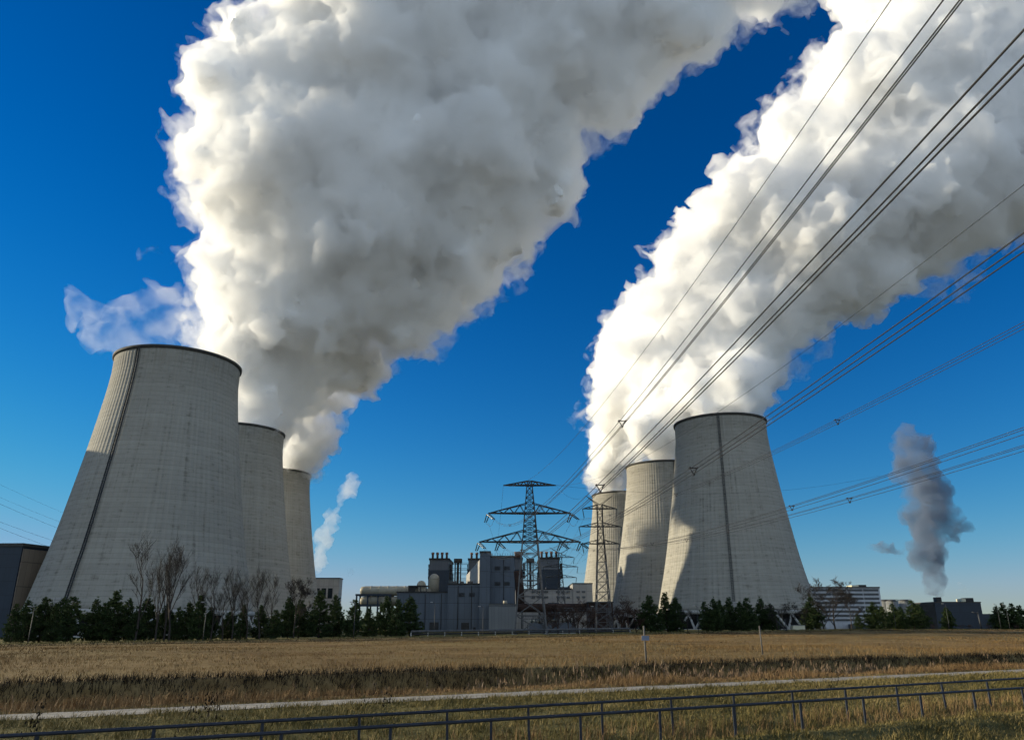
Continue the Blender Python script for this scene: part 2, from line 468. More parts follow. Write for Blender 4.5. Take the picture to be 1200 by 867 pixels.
def steam_mat(name, density, color=(1, 1, 1), aniso=0.3, lo=1.0, hi=1.0, scale=0.02, step=0.0, p0=0.38, p1=0.62):
    """steam: density constant, or varied between lo and hi times by a 3-D noise"""
    m = bpy.data.materials.new(name); m.use_nodes = True
    nt = m.node_tree; nt.nodes.clear()
    out = nt.nodes.new('ShaderNodeOutputMaterial')
    v = nt.nodes.new('ShaderNodeVolumePrincipled')
    v.inputs['Color'].default_value = (*color, 1)
    v.inputs['Density'].default_value = density
    v.inputs['Anisotropy'].default_value = aniso
    nt.links.new(v.outputs[0], out.inputs['Volume'])
    if lo != hi:
        tc = N(nt, 'ShaderNodeNewGeometry')
        nz = N(nt, 'ShaderNodeTexNoise', i_Scale=scale, i_Detail=3.0, i_Roughness=0.55, i_Distortion=0.4)
        nt.links.new(tc.outputs['Position'], nz.inputs['Vector'])
        mr = N(nt, 'ShaderNodeMapRange'); nt.links.new(nz.outputs[0], mr.inputs[0])
        mr.inputs[1].default_value = p0; mr.inputs[2].default_value = p1
        mr.inputs[3].default_value = density * lo; mr.inputs[4].default_value = density * hi
        nt.links.new(mr.outputs[0], v.inputs['Density'])
        if step: m.cycles.volume_step_rate = step
    return m

M = {}
M['tower'] = concrete_tower()
M['rim'] = mat('rim_steel', (0.05, 0.048, 0.045), 0.8)
M['ladder'] = mat('ladder_steel', (0.05, 0.055, 0.06), 0.6, 0.3)
M['column'] = mat('pale_concrete', (0.42, 0.41, 0.38), 0.9, var=0.2, scale=0.4)
M['inside'] = mat('fill_dark', (0.03, 0.03, 0.03), 0.9)
M['ground'] = ground_mat()
M['path'] = mat('path_asphalt', (0.27, 0.245, 0.205), 0.95, var=0.3, scale=1.2, bump=0.03)
M['road'] = mat('road_asphalt', (0.0341, 0.0341, 0.0341), 0.9, var=0.2, scale=0.5)
M['railing'] = mat('railing_paint', (0.0279, 0.0341, 0.0496), 0.5, 0.2, var=0.3, scale=3)
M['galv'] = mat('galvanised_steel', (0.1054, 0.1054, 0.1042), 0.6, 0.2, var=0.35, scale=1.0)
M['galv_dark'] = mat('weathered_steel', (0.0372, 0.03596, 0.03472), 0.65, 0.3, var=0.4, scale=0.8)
M['wire'] = mat('wire_aluminium', (0.0217, 0.0217, 0.0248), 0.6, 0.3)
M['insul'] = mat('insulator_glass', (0.0279, 0.0403, 0.0341), 0.25)
M['pole'] = mat('lamp_pole_steel', (0.0527, 0.0558, 0.0589), 0.6, 0.3, var=0.15)
M['lamp'] = mat('lamp_head_grey', (0.341, 0.341, 0.3348), 0.4)
M['blue'] = panel_mat('blue_grey_cladding', (0.0744, 0.093, 0.1178), 2.4, 7.0)
M['blue_dark'] = panel_mat('dark_blue_cladding', (0.01612, 0.02852, 0.0465), 2.0, 5.0)
M['blue_mid'] = panel_mat('mid_grey_cladding', (0.093, 0.1054, 0.124), 2.0, 6.0)
M['grey_pan'] = panel_mat('grey_cladding', (0.186, 0.1922, 0.1922), 1.5, 12.0)
M['white_pan'] = panel_mat('white_cladding', (0.341, 0.3286, 0.31), 4.0, 6.0)
M['beige'] = panel_mat('beige_cladding', (0.2232, 0.1798, 0.1364), 3.0, 9.0)
M['cream'] = mat('cream_sheet', (0.341, 0.31, 0.2356), 0.5, 0.1, var=0.12, scale=0.3)
M['rust'] = mat('rusty_steel', (0.035, 0.018, 0.012), 0.9, var=0.6, scale=0.4)
M['window'] = mat('window_glass_dark', (0.02, 0.025, 0.03), 0.15, spec=0.6)
M['office'] = panel_mat('office_white_panel', (0.50, 0.52, 0.56), 3.0, 3.4)
M['stack'] = mat('stack_rust', (0.16, 0.09, 0.07), 0.7)
M['bark'] = mat('bark', (0.05, 0.04, 0.032), 0.95, var=0.35, scale=2.0)
M['twig'] = mat('twig', (0.032, 0.027, 0.022), 0.95, var=0.3, scale=0.6)
M['bark_red'] = mat('brown_twigs', (0.075, 0.042, 0.028), 0.95, var=0.4, scale=0.4)
M['needle'] = grass_mat('pine_needles', [(0.1, (0.01944, 0.03456, 0.01296)), (0.5, (0.04536, 0.07344, 0.02376)), (0.9, (0.0918, 0.1242, 0.03672))])
M['grass_near'] = grass_mat('near_grass', [(0.05, (0.036, 0.03312, 0.00864)), (0.35, (0.1044, 0.08784, 0.02376)), (0.65, (0.1872, 0.144, 0.05184)), (0.95, (0.3024, 0.2304, 0.1008))])
M['grass_tall'] = grass_mat('tall_grass', [(0.05, (0.0864, 0.04896, 0.02016)), (0.4, (0.18, 0.108, 0.04608)), (0.7, (0.2664, 0.1692, 0.07776)), (0.95, (0.36, 0.252, 0.1296))])
M['grass_field'] = grass_mat('field_grass', [(0.05, (0.0612, 0.04464, 0.01584)), (0.35, (0.144, 0.08784, 0.0324)), (0.65, (0.2232, 0.1368, 0.05328)), (0.95, (0.3312, 0.216, 0.0936))])
M['bank_grass'] = grass_mat('bank_grass', [(0.1, (0.006, 0.0045, 0.0025)), (0.6, (0.016, 0.012, 0.006)), (0.95, (0.06, 0.042, 0.02))])  # shade of the ditch bank put into the colour; dead weeds share it
M['reed'] = grass_mat('reed', [(0.05, (0.1008, 0.0648, 0.036)), (0.5, (0.216, 0.144, 0.0864)), (0.95, (0.324, 0.2448, 0.1728))])
M['sign'] = mat('sign_blue_grey', (0.2, 0.24, 0.32), 0.5)
M['wood'] = mat('weathered_post', (0.13, 0.12, 0.105), 0.9, var=0.3, scale=4)
M['cabin'] = mat('cabin_cream', (0.62, 0.58, 0.42), 0.6, var=0.06)

# ------------------------------------------------------------------ ground, path, road
def build_ground():
    def axis(lo, hi, bands):
        out = [lo]
        while out[-1] < hi:
            v = out[-1]
            st = bands[-1][1]
            for lim, s in bands:
                if v < lim: st = s; break
            out.append(v + st)
        return np.array(out)
    ts = axis(-60, 9000, [(-5, 5), (75, 0.45), (170, 3), (215, 0.9), (400, 10), (1000, 60), (1e9, 600)])
    ss = np.concatenate([-np.geomspace(9000, 160, 25), np.arange(-155, 420, 2.5), np.geomspace(425, 9000, 28)])
    S, T = np.meshgrid(ss, ts)
    X, Y = xy_of(S, T)
    Z = ground(X, Y)
    nS, nT = len(ss), len(ts)
    idx = np.arange(nS * nT).reshape(nT, nS)
    q = np.stack([idx[:-1, :-1], idx[:-1, 1:], idx[1:, 1:], idx[1:, :-1]], -1).reshape(-1)
    v = np.stack([X, Y, Z], -1).reshape(-1, 3)
    me = np_mesh('ground', v, q, 4, M['ground'], smooth_=True)
    tag(link('ground', me), kind='structure')

def strip(name, t0, t1, m, lift, s0=-400, s1=900, ds=2.0, h=0.0):
    mb = MB(); ss = np.arange(s0, s1, ds)
    tc_ = np.linspace(t0, t1, 4)
    vs = []
    for s in ss:
        for t in tc_:
            x, y = xy_of(s, t)
            vs.append((x, y, gz(x, y) + lift))
    fs = []
    for i in range(len(ss) - 1):
        for k in range(3):
            a = i * 4 + k
            fs.append((a + 4, a + 5, a + 1, a))
    fs = [tuple(reversed(f)) for f in fs]
    mb.add(vs, fs, True)
    return tag(mb.build(name, m), kind='structure')

build_ground()
strip('path', 37.9, 41.1, M['path'], 0.03, -120, 260, 1.0)
strip('road', 188.5, 193.5, M['road'], 0.03, -400, 900)

# ------------------------------------------------------------------ cooling towers
PROF = [(8.5, 42.0), (11.2, 41.1), (17, 39.8), (22.6, 38.6), (29, 37.1), (36.3, 35.6), (44, 34.2), (52, 32.9), (60.6, 31.5), (68, 30.3), (76, 29.1), (84, 28.0), (92, 26.9), (99, 26.1), (105, 25.6), (113, 25.6)]
def tower_r(z):
    return float(np.interp(z, [p[0] for p in PROF], [p[1] for p in PROF]))
def tower_shell_mesh():
    NR, SUB = 96, 6
    n = NR * SUB
    ang = np.arange(n) * 2 * math.pi / n
    pat = np.array([0, 0.13, 0.13, 0, 0, 0.0])
    rib = np.tile(pat, NR)
    zs = np.concatenate([np.linspace(8.5, 113, 40)])
    rad = np.interp(zs, [p[0] for p in PROF], [p[1] for p in PROF])
    rows = []
    for z, r in zip(zs, rad):
        rr = r + rib
        rows.append(np.stack([rr * np.cos(ang), rr * np.sin(ang), np.full(n, z)], -1))
    for z, r in zip(zs[::-1], rad[::-1]):
        rr = r - 0.6
        rows.append(np.stack([rr * np.cos(ang), rr * np.sin(ang), np.full(n, z)], -1))
    v = np.concatenate(rows)
    m = len(rows)
    idx = np.arange(m * n).reshape(m, n)
    nx = np.roll(idx, -1, 1)
    dn = np.roll(idx, -1, 0); dnx = np.roll(nx, -1, 0)
    q = np.stack([idx, nx, dnx, dn], -1).reshape(-1)
    return np_mesh('shell', v, q, 4, M['tower'])

_shell = tower_shell_mesh()
_rim = MB().lathe([(25.65, 112.1), (26.45, 112.3), (26.5, 113.3), (24.9, 113.5), (24.9, 112.4)], 96, closed=True).mesh('rim_walkway', M['rim'])
_lintel = MB().lathe([(41.3, 7.4), (42.5, 7.4), (42.55, 9.2), (41.3, 9.2)], 96, closed=True).mesh('lintel_ring', M['column'])
_basin = MB().lathe([(0.01, 0.3), (45.5, 0.3), (45.6, -1.0), (0.01, -1.0)], 64, closed=False, smooth_=False).mesh('basin', M['column'])
_fill = MB().lathe([(35, 0.2), (35, 9.5), (0.5, 9.6)], 48).mesh('cooling_fill', M['inside'])
mb = MB()
for sgn in (-1, 1):
    a0 = sgn * math.pi / 30
    mb.tube([(44.3 * math.cos(a0), 44.3 * math.sin(a0), 0.0), (41.9, 0, 7.5)], 0.55, 8)
_vcol = mb.mesh('support_column', M['column'])
mb = MB()
zs = np.linspace(9.5, 112.4, 50)
def lp(z, y, off):
    return (tower_r(z) + off, y, z)
for y in (-0.5, 0.5):
    for i in range(len(zs) - 1):
        mb.bar(lp(zs[i], y, 0.6), lp(zs[i + 1], y, 0.6), 0.16, 0.5, up=(1, 0, 0.3))
for z in np.arange(10, 112, 0.8):
    mb.bar(lp(z, -0.5, 0.6), lp(z, 0.5, 0.6), 0.12)
for z in np.arange(10, 112, 2.4):
    mb.tube([lp(z, -0.5, 0.6), lp(z, -0.4, 1.3), lp(z, 0.4, 1.3), lp(z, 0.5, 0.6)], 0.07, 4)
_ladder = mb.mesh('ladder', M['ladder'])
_hut = MB().box(42.6, 45.0, -1.3, 1.3, 8.6, 13.0).mesh('ladder_cabin', M['white_pan'])

def cooling_tower(x, y, label, ladder_deg=None, rot=0.0):
    z0 = gz(x, y)
    t = empty('cooling_tower', (x, y, z0), rot)
    tag(t, label, 'cooling tower', 'concrete cooling towers')
    link('shell', _shell, t); link('rim_walkway', _rim, t); link('lintel_ring', _lintel, t)
    link('basin', _basin, t); link('cooling_fill', _fill, t)
    for k in range(30):
        c = link('support_column', _vcol, t); c.rotation_euler = (0, 0, k * 2 * math.pi / 30)
    if ladder_deg is not None:
        tc = math.atan2(-y, -x)                        # direction to the camera
        l = link('ladder', _ladder, t); l.rotation_euler = (0, 0, tc - R(ladder_deg) - rot)
        h = link('ladder_cabin', _hut, t); h.rotation_euler = l.rotation_euler
    return t

TOW = [(-147.5, 322, 'largest and nearest cooling tower at far left, its top free of thick steam', 38, 0.0),
       (-163.5, 449, 'middle tower of the left group, half hidden behind the nearest one', None, 0.7),
       (-180.5, 582, 'smallest looking tower of the left group, beside the small white plume', None, 1.9),
       (121, 434.5, 'front tower of the right group, mostly shaded with a dark ladder line', 1, 2.6),
       (110.3, 560, 'middle tower of the right group, sunlit above a tower shaped shadow', -20, 3.3),
       (98, 689, 'farthest tower of the right group, sunlit and behind the slim pylon', None, 4.4)]
for a in TOW: cooling_tower(*a)

# ------------------------------------------------------------------ steam
def plume(name, balls, m, voxel, label, cat, kids=(9, 5), amp=1.0, seed=1, fuzz=1.0, group=None, kscale=1.0, swirl=6.0, veil=None, grow=1.0, parent=None, part=None, clumps=False):
    """balls: (px, py, Y, radius in photo pixels). Cauliflower of nested balls, fused and roughened."""
    rr = random.Random(seed)
    S = []
    def rdir():
        while True:
            v = Vector((rr.uniform(-1, 1), rr.uniform(-1, 1), rr.uniform(-1, 1)))
            if 0.05 < v.length < 1: return v.normalized()
    for (px, py, Y, rp) in balls:
        c = W(px, py, Y)
        rad = rp / 900.0 * (c.y * CP + (c.z - H) * SP)
        rad *= grow
        S.append((c, rad * 0.82))
        for _ in range(kids[0]):
            d = rdir(); r2 = rad * rr.uniform(0.26, 0.46) * kscale
            c2 = c + d * (rad * 0.98 - r2 * 0.75)
            S.append((c2, r2))
            for _ in range(kids[1]):
                d2 = (rdir() + d * 0.7).normalized(); r3 = r2 * rr.uniform(0.28, 0.5)
                c3 = c2 + d2 * (r2 * 0.95)
                S.append((c3, r3))
                for _ in range(3):
                    d3 = (rdir() + d2 * 0.8).normalized()
                    S.append((c3 + d3 * r3, r3 * rr.uniform(0.3, 0.5)))
    tmpl = bmesh.new(); bmesh.ops.create_icosphere(tmpl, subdivisions=2, radius=1.0)
    tv = np.array([v.co[:] for v in tmpl.verts]); tf = np.array([[v.index for v in f.verts] for f in tmpl.faces]); tmpl.free()
    V = []; F = []
    off = 0
    keep = None
    if clumps:                                   # only some of the billows: dense clumps inside the cloud
        step = 1 + kids[0] * (1 + kids[1] * 4); kidn = 1 + kids[1] * 4
        keep = set()
        for b0 in range(0, len(S), step):
            for k in range(kids[0]):
                if rr.random() < clumps:
                    keep.update(range(b0 + 1 + k * kidn, b0 + 1 + (k + 1) * kidn))
    for si, (c, r) in enumerate(S):
        if keep is not None and si not in keep: continue
        if r < voxel * 0.9: continue
        V.append(tv * r + np.array(c)); F.append(tf + off); off += len(tv)
    V = np.concatenate(V); F = np.concatenate(F).reshape(-1)
    me = np_mesh('tmp_plume', V, F, 3)
    o = bpy.data.objects.new('tmp_plume', me); col.objects.link(o)
    md = o.modifiers.new('r', 'REMESH'); md.mode = 'VOXEL'; md.voxel_size = voxel; md.adaptivity = 0
    sm = o.modifiers.new('s', 'SMOOTH'); sm.factor = 0.5; sm.iterations = 1
    dg = bpy.context.evaluated_depsgraph_get()
    ev = o.evaluated_get(dg)
    me2 = bpy.data.meshes.new_from_object(ev)
    bpy.data.objects.remove(o); bpy.data.meshes.remove(me)
    n = len(me2.vertices)
    co = np.empty(n * 3, np.float32); me2.vertices.foreach_get('co', co); co = co.reshape(-1, 3)
    no = np.empty(n * 3, np.float32); me2.vertex_normals.foreach_get('vector', no) if hasattr(me2, 'vertex_normals') else me2.vertices.foreach_get('normal', no)
    no = no.reshape(-1, 3)
    dsp = np.empty(n, np.float32)
    fr = mnoise.fractal; vor = mnoise.voronoi
    l1, l2, l3, l4 = 1 / (26.0 * amp), 1 / (11.0 * amp), 1 / (4.6 * amp), 1 / (3.2 * amp)
    for i in range(n):
        p = Vector(co[i])
        a = fr(p * l1, 0.8, 2.1, 4) * 5.0
        b = (0.55 - vor(p * l2)[0][0]) * 5.0
        c = (0.55 - vor(p * l3)[0][0]) * 3.8
        d = mnoise.noise(p * l4) * 2.2 * fuzz
        dsp[i] = (a + b + c + d) * amp
    co = co + no * dsp[:, None]
    if swirl:
        tv_ = mnoise.turbulence_vector
        for i in range(n):
            co[i] += np.array(tv_(Vector(co[i]) / (15.0 * amp), 5, False, noise_basis='PERLIN_ORIGINAL', amplitude_scale=0.68, frequency_scale=2.1)) * swirl * amp
    me2.vertices.foreach_set('co', co.ravel())
    me2.materials.clear(); me2.materials.append(m)
    me2.polygons.foreach_set('use_smooth', np.ones(len(me2.polygons), bool))
    me2.name = name
    me2.update()
    o = link(part or name, me2, parent)
    md = o.modifiers.new('r', 'REMESH'); md.mode = 'VOXEL'; md.voxel_size = voxel * .9
    me3 = bpy.data.meshes.new_from_object(o.evaluated_get(bpy.context.evaluated_depsgraph_get()))
    o.modifiers.clear()
    me3.materials.clear(); me3.materials.append(m)
    o.data = me3; bpy.data.meshes.remove(me2); me3.name = name
    if parent is None: tag(o, label, cat, group)
    if veil:
        for vm, gr, sw, sd, cl, pn in veil:
            plume(name, balls, vm, voxel * .72, None, None, kids, amp, seed + sd, fuzz, swirl=sw, grow=gr, parent=o, part=pn, clumps=cl)
    return o

def steam_core():
    """dense heart of the cloud"""
    m = bpy.data.materials.new('steam_core'); m.use_nodes = True
    nt = m.node_tree; nt.nodes.clear()
    out = nt.nodes.new('ShaderNodeOutputMaterial')
    a = N(nt, 'ShaderNodeBsdfDiffuse'); a.inputs[0].default_value = (0.985, 0.985, 0.985, 1)
    nt.links.new(a.outputs[0], out.inputs[0])
    return m
M['steam_core'] = steam_core()
M['steam'] = steam_mat('steam', 0.15, (1, 1, 1), 0.2)
M['steam_thin'] = steam_mat('steam_thin', 0.07, (1, 1, 1), 0.2, 0.0, 1.0, 0.07, 0.35, .45, .68)
M['steam_mid'] = steam_mat('steam_mid', 0.05)
M['steam_shaded'] = steam_mat('steam_shade_grey', 0.06, (0.30, 0.36, 0.47), 0.0, 0.15, 1.5, 0.03, 0.4, .36, .6)  # steam in the big plume's shadow, its shade put into the colour

def sk(L, f):   # shift depth of a list by a function of row
    return [(px, py, Y + f(py), r) for px, py, Y, r in L]

VEILS = ((M['steam'], .94, 8.0, 0, 0, 'steam_veil'), (M['steam_thin'], 1.02, 12.0, 50, 0, 'steam_fringe'))
left_balls = [
 (296, 505, 450, 36), (300, 478, 450, 42), (340, 545, 582, 22), (352, 530, 578, 32), (352, 500, 560, 42), (366, 505, 560, 30),
 (322, 470, 470, 52), (372, 465, 520, 34), (300, 430, 450, 66), (352, 425, 470, 62), (288, 385, 440, 62), (370, 380, 450, 70), (400, 400, 460, 44), (412, 440, 480, 30), (436, 425, 470, 22),
 (286, 325, 425, 60), (360, 330, 425, 85), (440, 335, 435, 80), (500, 345, 440, 56), (470, 385, 445, 42), (545, 325, 440, 40),
 (300, 255, 410, 72), (380, 255, 410, 100), (470, 250, 415, 108), (555, 270, 425, 75), (610, 245, 425, 50), (590, 290, 430, 40),
 (272, 180, 395, 72), (350, 170, 395, 110), (460, 165, 400, 125), (570, 170, 405, 110), (650, 180, 410, 64), (670, 225, 412, 32),
 (262, 105, 380, 60), (370, 85, 380, 100), (480, 80, 385, 125), (600, 85, 390, 120), (705, 80, 395, 80), (760, 75, 400, 60), (730, 115, 400, 50),
 (270, 45, 370, 40), (430, 5, 365, 95), (540, 0, 370, 125), (660, 0, 375, 120), (780, 0, 380, 85), (815, 30, 382, 60), (850, -20, 380, 60),
 (900, -110, 360, 120), (740, -120, 350, 140), (560, -120, 340, 140), (420, -110, 340, 110)]
right_balls = [
 (711, 563, 688, 20), (712, 545, 668, 28), (716, 520, 655, 30), (722, 490, 640, 34),
 (766, 516, 558, 31), (768, 500, 550, 44), (740, 465, 600, 50), (800, 470, 550, 58), (850, 465, 520, 52), (868, 440, 520, 44),
 (735, 425, 600, 40), (775, 415, 580, 62), (830, 400, 565, 75), (885, 405, 560, 48), (735, 392, 600, 32), (790, 370, 570, 55), (850, 345, 560, 85), (915, 365, 555, 55),
 (795, 310, 555, 42), (860, 275, 545, 82), (940, 295, 545, 98), (1010, 305, 545, 62), (845, 215, 535, 44), (920, 200, 530, 90), (1010, 205, 530, 115), (1100, 240, 530, 88), (1180, 215, 530, 80),
 (895, 150, 515, 44), (980, 110, 515, 90), (1090, 115, 515, 125), (1200, 120, 515, 130), (985, 30, 500, 50), (1050, 15, 500, 95), (1160, 10, 500, 125), (1270, 20, 500, 130),
 (1330, 140, 510, 140), (1080, -100, 480, 120), (1220, -110, 480, 140), (1360, -40, 490, 150)]
left_balls = [(px - (0.055 * max(0, px - 330) if py < 320 else 0) + (16 if px < 300 and py < 200 else 0), py, Y, r) for px, py, Y, r in left_balls]
plume('steam_plume', left_balls, M['steam_core'], 2.1, 'huge white steam cloud rising from the left cooling towers', 'steam plume', seed=3, grow=.70, swirl=3.0, veil=VEILS)
right_balls = [(px + (40 if px < 1060 and py < 235 else 18 if px < 960 and py < 330 else 0), py, Y, r) for px, py, Y, r in right_balls]
plume('steam_plume', right_balls, M['steam_core'], 2.4, 'towering white steam cloud rising behind the right cooling towers', 'steam plume', seed=5, grow=.70, swirl=3.0, veil=VEILS)
shaded_steam_balls = [(1095, 695, 900, 6), (1096, 685, 900, 9), (1094, 670, 900, 15), (1086, 660, 900, 16), (1080, 664, 900, 12), (1092, 645, 900, 20), (1096, 625, 900, 24), (1108, 612, 900, 22), (1090, 605, 900, 24), (1100, 590, 900, 20), (1086, 580, 900, 24), (1078, 560, 900, 26), (1072, 540, 900, 26), (1068, 522, 900, 22), (1060, 516, 900, 15), (1066, 642, 900, 5), (1055, 646, 900, 5), (1042, 645, 900, 5), (1031, 643, 900, 5), (1023, 639, 900, 4)]
plume('shaded_steam_plume', shaded_steam_balls, M['steam_shaded'], 2.4, 'steam column above the dark hall at far right, coloured dark for shade', 'smoke plume', seed=8, amp=0.8, swirl=11.0, fuzz=1.6)

# ------------------------------------------------------------------ small wisps of steam
M['wisp'] = steam_mat('steam_wisp', 0.04, lo=0.0, hi=1.0, scale=0.06, step=0.4, p0=.42, p1=.75)
plume('steam_wisp', [(105, 392, 380, 24), (118, 365, 385, 18), (92, 352, 385, 18), (84, 372, 385, 14), (95, 345, 385, 12), (140, 400, 380, 28), (165, 392, 385, 34), (150, 368, 385, 22), (190, 378, 390, 34), (208, 360, 395, 28), (185, 345, 395, 18), (162, 299, 395, 9), (176, 293, 395, 8)],
      M['wisp'], 2.0, 'thin torn wisp of steam behind the rim of the largest tower', 'steam wisp', seed=11, kids=(7, 3), amp=1.2, fuzz=1.6)
plume('steam_wisp', [(373, 668, 650, 6), (374, 656, 650, 8), (375, 643, 650, 9), (377, 630, 650, 11), (384, 621, 650, 11), (388, 610, 650, 9), (382, 633, 650, 11), (412, 562, 650, 9), (408, 572, 650, 11), (411, 568, 650, 10), (395, 598, 650, 5), (386, 602, 650, 6), (399, 590, 650, 5), (403, 582, 650, 6)],
      M['steam_mid'], 1.0, 'small white steam puff beside the farthest left cooling tower', 'steam wisp', seed=12, kids=(6, 3), amp=0.5, fuzz=1.2)
plume('steam_wisp', [(394, 696, 560, 3), (400, 688, 560, 4), (405, 680, 560, 5), (411, 668, 560, 6)],
      M['wisp'], 1.0, 'short steam puff over the pale block with three windows', 'steam wisp', seed=13, kids=(5, 3), amp=0.4)
plume('steam_wisp', [(1130, 698, 930, 5), (1129, 691, 930, 6), (1126, 684, 930, 4)],
      M['wisp'], 1.2, 'faint low steam puff just right of the dark steam column', 'steam wisp', seed=14, kids=(5, 3), amp=0.4)

# ------------------------------------------------------------------ buildings
def front_box(mb, px0, px1, ytop, Y, depth, zb=0.0, taper=None):
    """box whose camera-facing wall stands at plan depth Y between two picture columns"""
    zt = zrow(ytop, Y)
    mb.box(xcol(px0, Y, zt * 0.5), xcol(px1, Y, zt * 0.5), Y, Y + depth, zb, zt)
    return zt

def frame_grid(parent, name, m, x0, x1, z0, z1, y, nx, nz, w, h, proud=0.12, part='window'):
    for i in range(nx):
        for k in range(nz):
            cx = x0 + (i + 0.5) * (x1 - x0) / nx; cz = z0 + (k + 0.5) * (z1 - z0) / nz
            MB().box(cx - w / 2, cx + w / 2, y - proud, y + 0.1, cz - h / 2, cz + h / 2).build(part, m, parent)

# 1 left hall: front wall towards the camera, long side running back
hall = empty('plant_hall', (0, 0, 0))
tag(hall, 'dark fronted hall with beige side wall at the far left edge', 'industrial hall')
Yc = 300.0
zc = zrow(640, Yc)
cx = xcol(16, Yc, zc / 2)
poly = [(cx, Yc), (cx + 62, Yc + 128), (cx - 30, Yc + 165), (cx - 92, Yc + 37)]
poly = [(cx - 60, Yc + 3), (cx, Yc), (cx + 40, Yc + 150), (cx - 60, Yc + 160)]
MB().prism(poly, -0.5, zc).build('front_wall', M['blue_dark'], hall)
mb = MB()
d = Vector((40, 150, 0)).normalized(); nrm = Vector((d.y, -d.x, 0))
a = Vector((cx, Yc, 0)) + d * 0.4 + nrm * 0.15; b_ = Vector((cx + 40, Yc + 150, 0)) + nrm * 0.15
mb.prism([(a.x, a.y), (a.x + nrm.x * 0.3, a.y + nrm.y * 0.3), (b_.x + nrm.x * 0.3, b_.y + nrm.y * 0.3), (b_.x, b_.y)], 0, zc - 0.8)
mb.build('side_wall', M['beige'], hall)
mb = MB()
mb.prism([(p[0], p[1]) for p in [(cx - 60.3, Yc + 2.6), (cx + 0.5, Yc - 0.5), (cx + 40.6, Yc + 150.5), (cx - 60.3, Yc + 160.4)]], zc + 0.003, zc + 1.2)
mb.build('roof_edge', M['rim'], hall)
# tall boiler house further left that throws its shade on the nearest tower
boi = empty('boiler_house', (cx - 162, Yc + 65, 0))
tag(boi, 'tall blue clad boiler house standing far left behind the dark fronted hall', 'boiler house')
MB().box(-68, 67, -45, 45, -0.5, 98).build('wall', M['blue'], boi)
MB().box(-68.4, 67.4, -45.4, 45.4, 98.003, 99.4).build('roof', M['galv_dark'], boi)
mb = MB()
pz = zc - 9
a = Vector((cx, Yc, pz)) + d * 46 + nrm * 0.3
mb.tube([a, a + nrm * 5, a + nrm * 9 + Vector((0, 0, -1.5)), a + nrm * 11 + Vector((0, 0, -6)), a + nrm * 11.5 + Vector((0, 0, -22))], 3.8, 16)
duct = mb.build('exhaust_duct', M['rust'], hall)

# 2 pale block with three dark windows
blk = empty('pale_block', (0, 0, 0)); tag(blk, 'pale concrete block with three dark windows beside the farthest left tower', 'building')
Yb = 660.0; zt = zrow(678, Yb)
x0, x1 = xcol(352, Yb, zt), xcol(398, Yb, zt)
MB().box(x0, x1, Yb, Yb + 12, 0, zt).build('wall', M['white_pan'], blk)
MB().box(x0 - .4, x1 + .4, Yb - .4, Yb + 12.4, zt + 0.003, zt + 0.9).build('roof', M['galv_dark'], blk)
for c in (373, 380.5, 388):
    xa, xb = xcol(c - 2.7, Yb, zt), xcol(c + 2.7, Yb, zt)
    MB().box(xa, xb, Yb - 0.2, Yb + 0.5, zrow(701, Yb), zrow(689, Yb)).build('window', M['window'], blk)

# 3 big cream ducts on a steel rack
Yd = 385.0
rack = empty('duct_rack', (0, 0, 0)); tag(rack, 'blue steel trestle carrying two fat cream ducts left of the blue hall', 'steel trestle')
def S(px, py, Y): return Vector((xcol(px, Y, zrow(py, Y)), Y, zrow(py, Y)))
xs = [xcol(p, Yd, 15) for p in (419, 432, 444, 458)]
zt_r = zrow(697, Yd); zmid = zrow(709, Yd)
for x in xs:
    for yy in (Yd - 3, Yd + 6):
        MB().box(x - .35, x + .35, yy - .35, yy + .35, 0, zt_r).build('post', M['blue_dark'], rack)
for zz in (zt_r, zmid):
    mb = MB()
    for yy in (Yd - 3, Yd + 6): mb.box(xs[0] - .6, xs[-1] + .6, yy - .3, yy + .3, zz - .4 + .002, zz + .4)
    for x in xs: mb.box(x - .3, x + .3, Yd - 2.69, Yd + 5.69, zz - .35, zz + .35)
    mb.build('platform', M['blue_dark'], rack)
for (py, lbl, xe) in ((692, 'upper of the two fat cream ducts running into the blue hall', 489), (704, 'lower of the two fat cream ducts on the blue trestle', 470)):
    dt = empty('cream_duct', (0, 0, 0)); tag(dt, lbl, 'duct', 'cream ducts')
    r = (10.6 if py == 692 else 10.4) / 2 / 900 * Yd
    zc_ = zrow(py, Yd); xa = xcol(424.5, Yd, zc_); xe_ = xcol(xe, Yd, zc_)
    pts = [(xa - 1.2, Yd + 2, zc_), (xa - .8, Yd + 2, zc_), (xa + .6, Yd + 2, zc_)] + [(x, Yd + 2, zc_) for x in np.linspace(xa + 2, xe_, 8)]
    MB().tube(pts, [r * .55, r * .85, r * .97] + [r] * 8, 24).build('pipe', M['cream'], dt)
    for x in np.linspace(xa + 4, xe_ - 2, 6):
        MB().tube([(x - .25, Yd + 2, zc_), (x + .25, Yd + 2, zc_)], r + .12, 24).build('flange', M['cream'], dt)

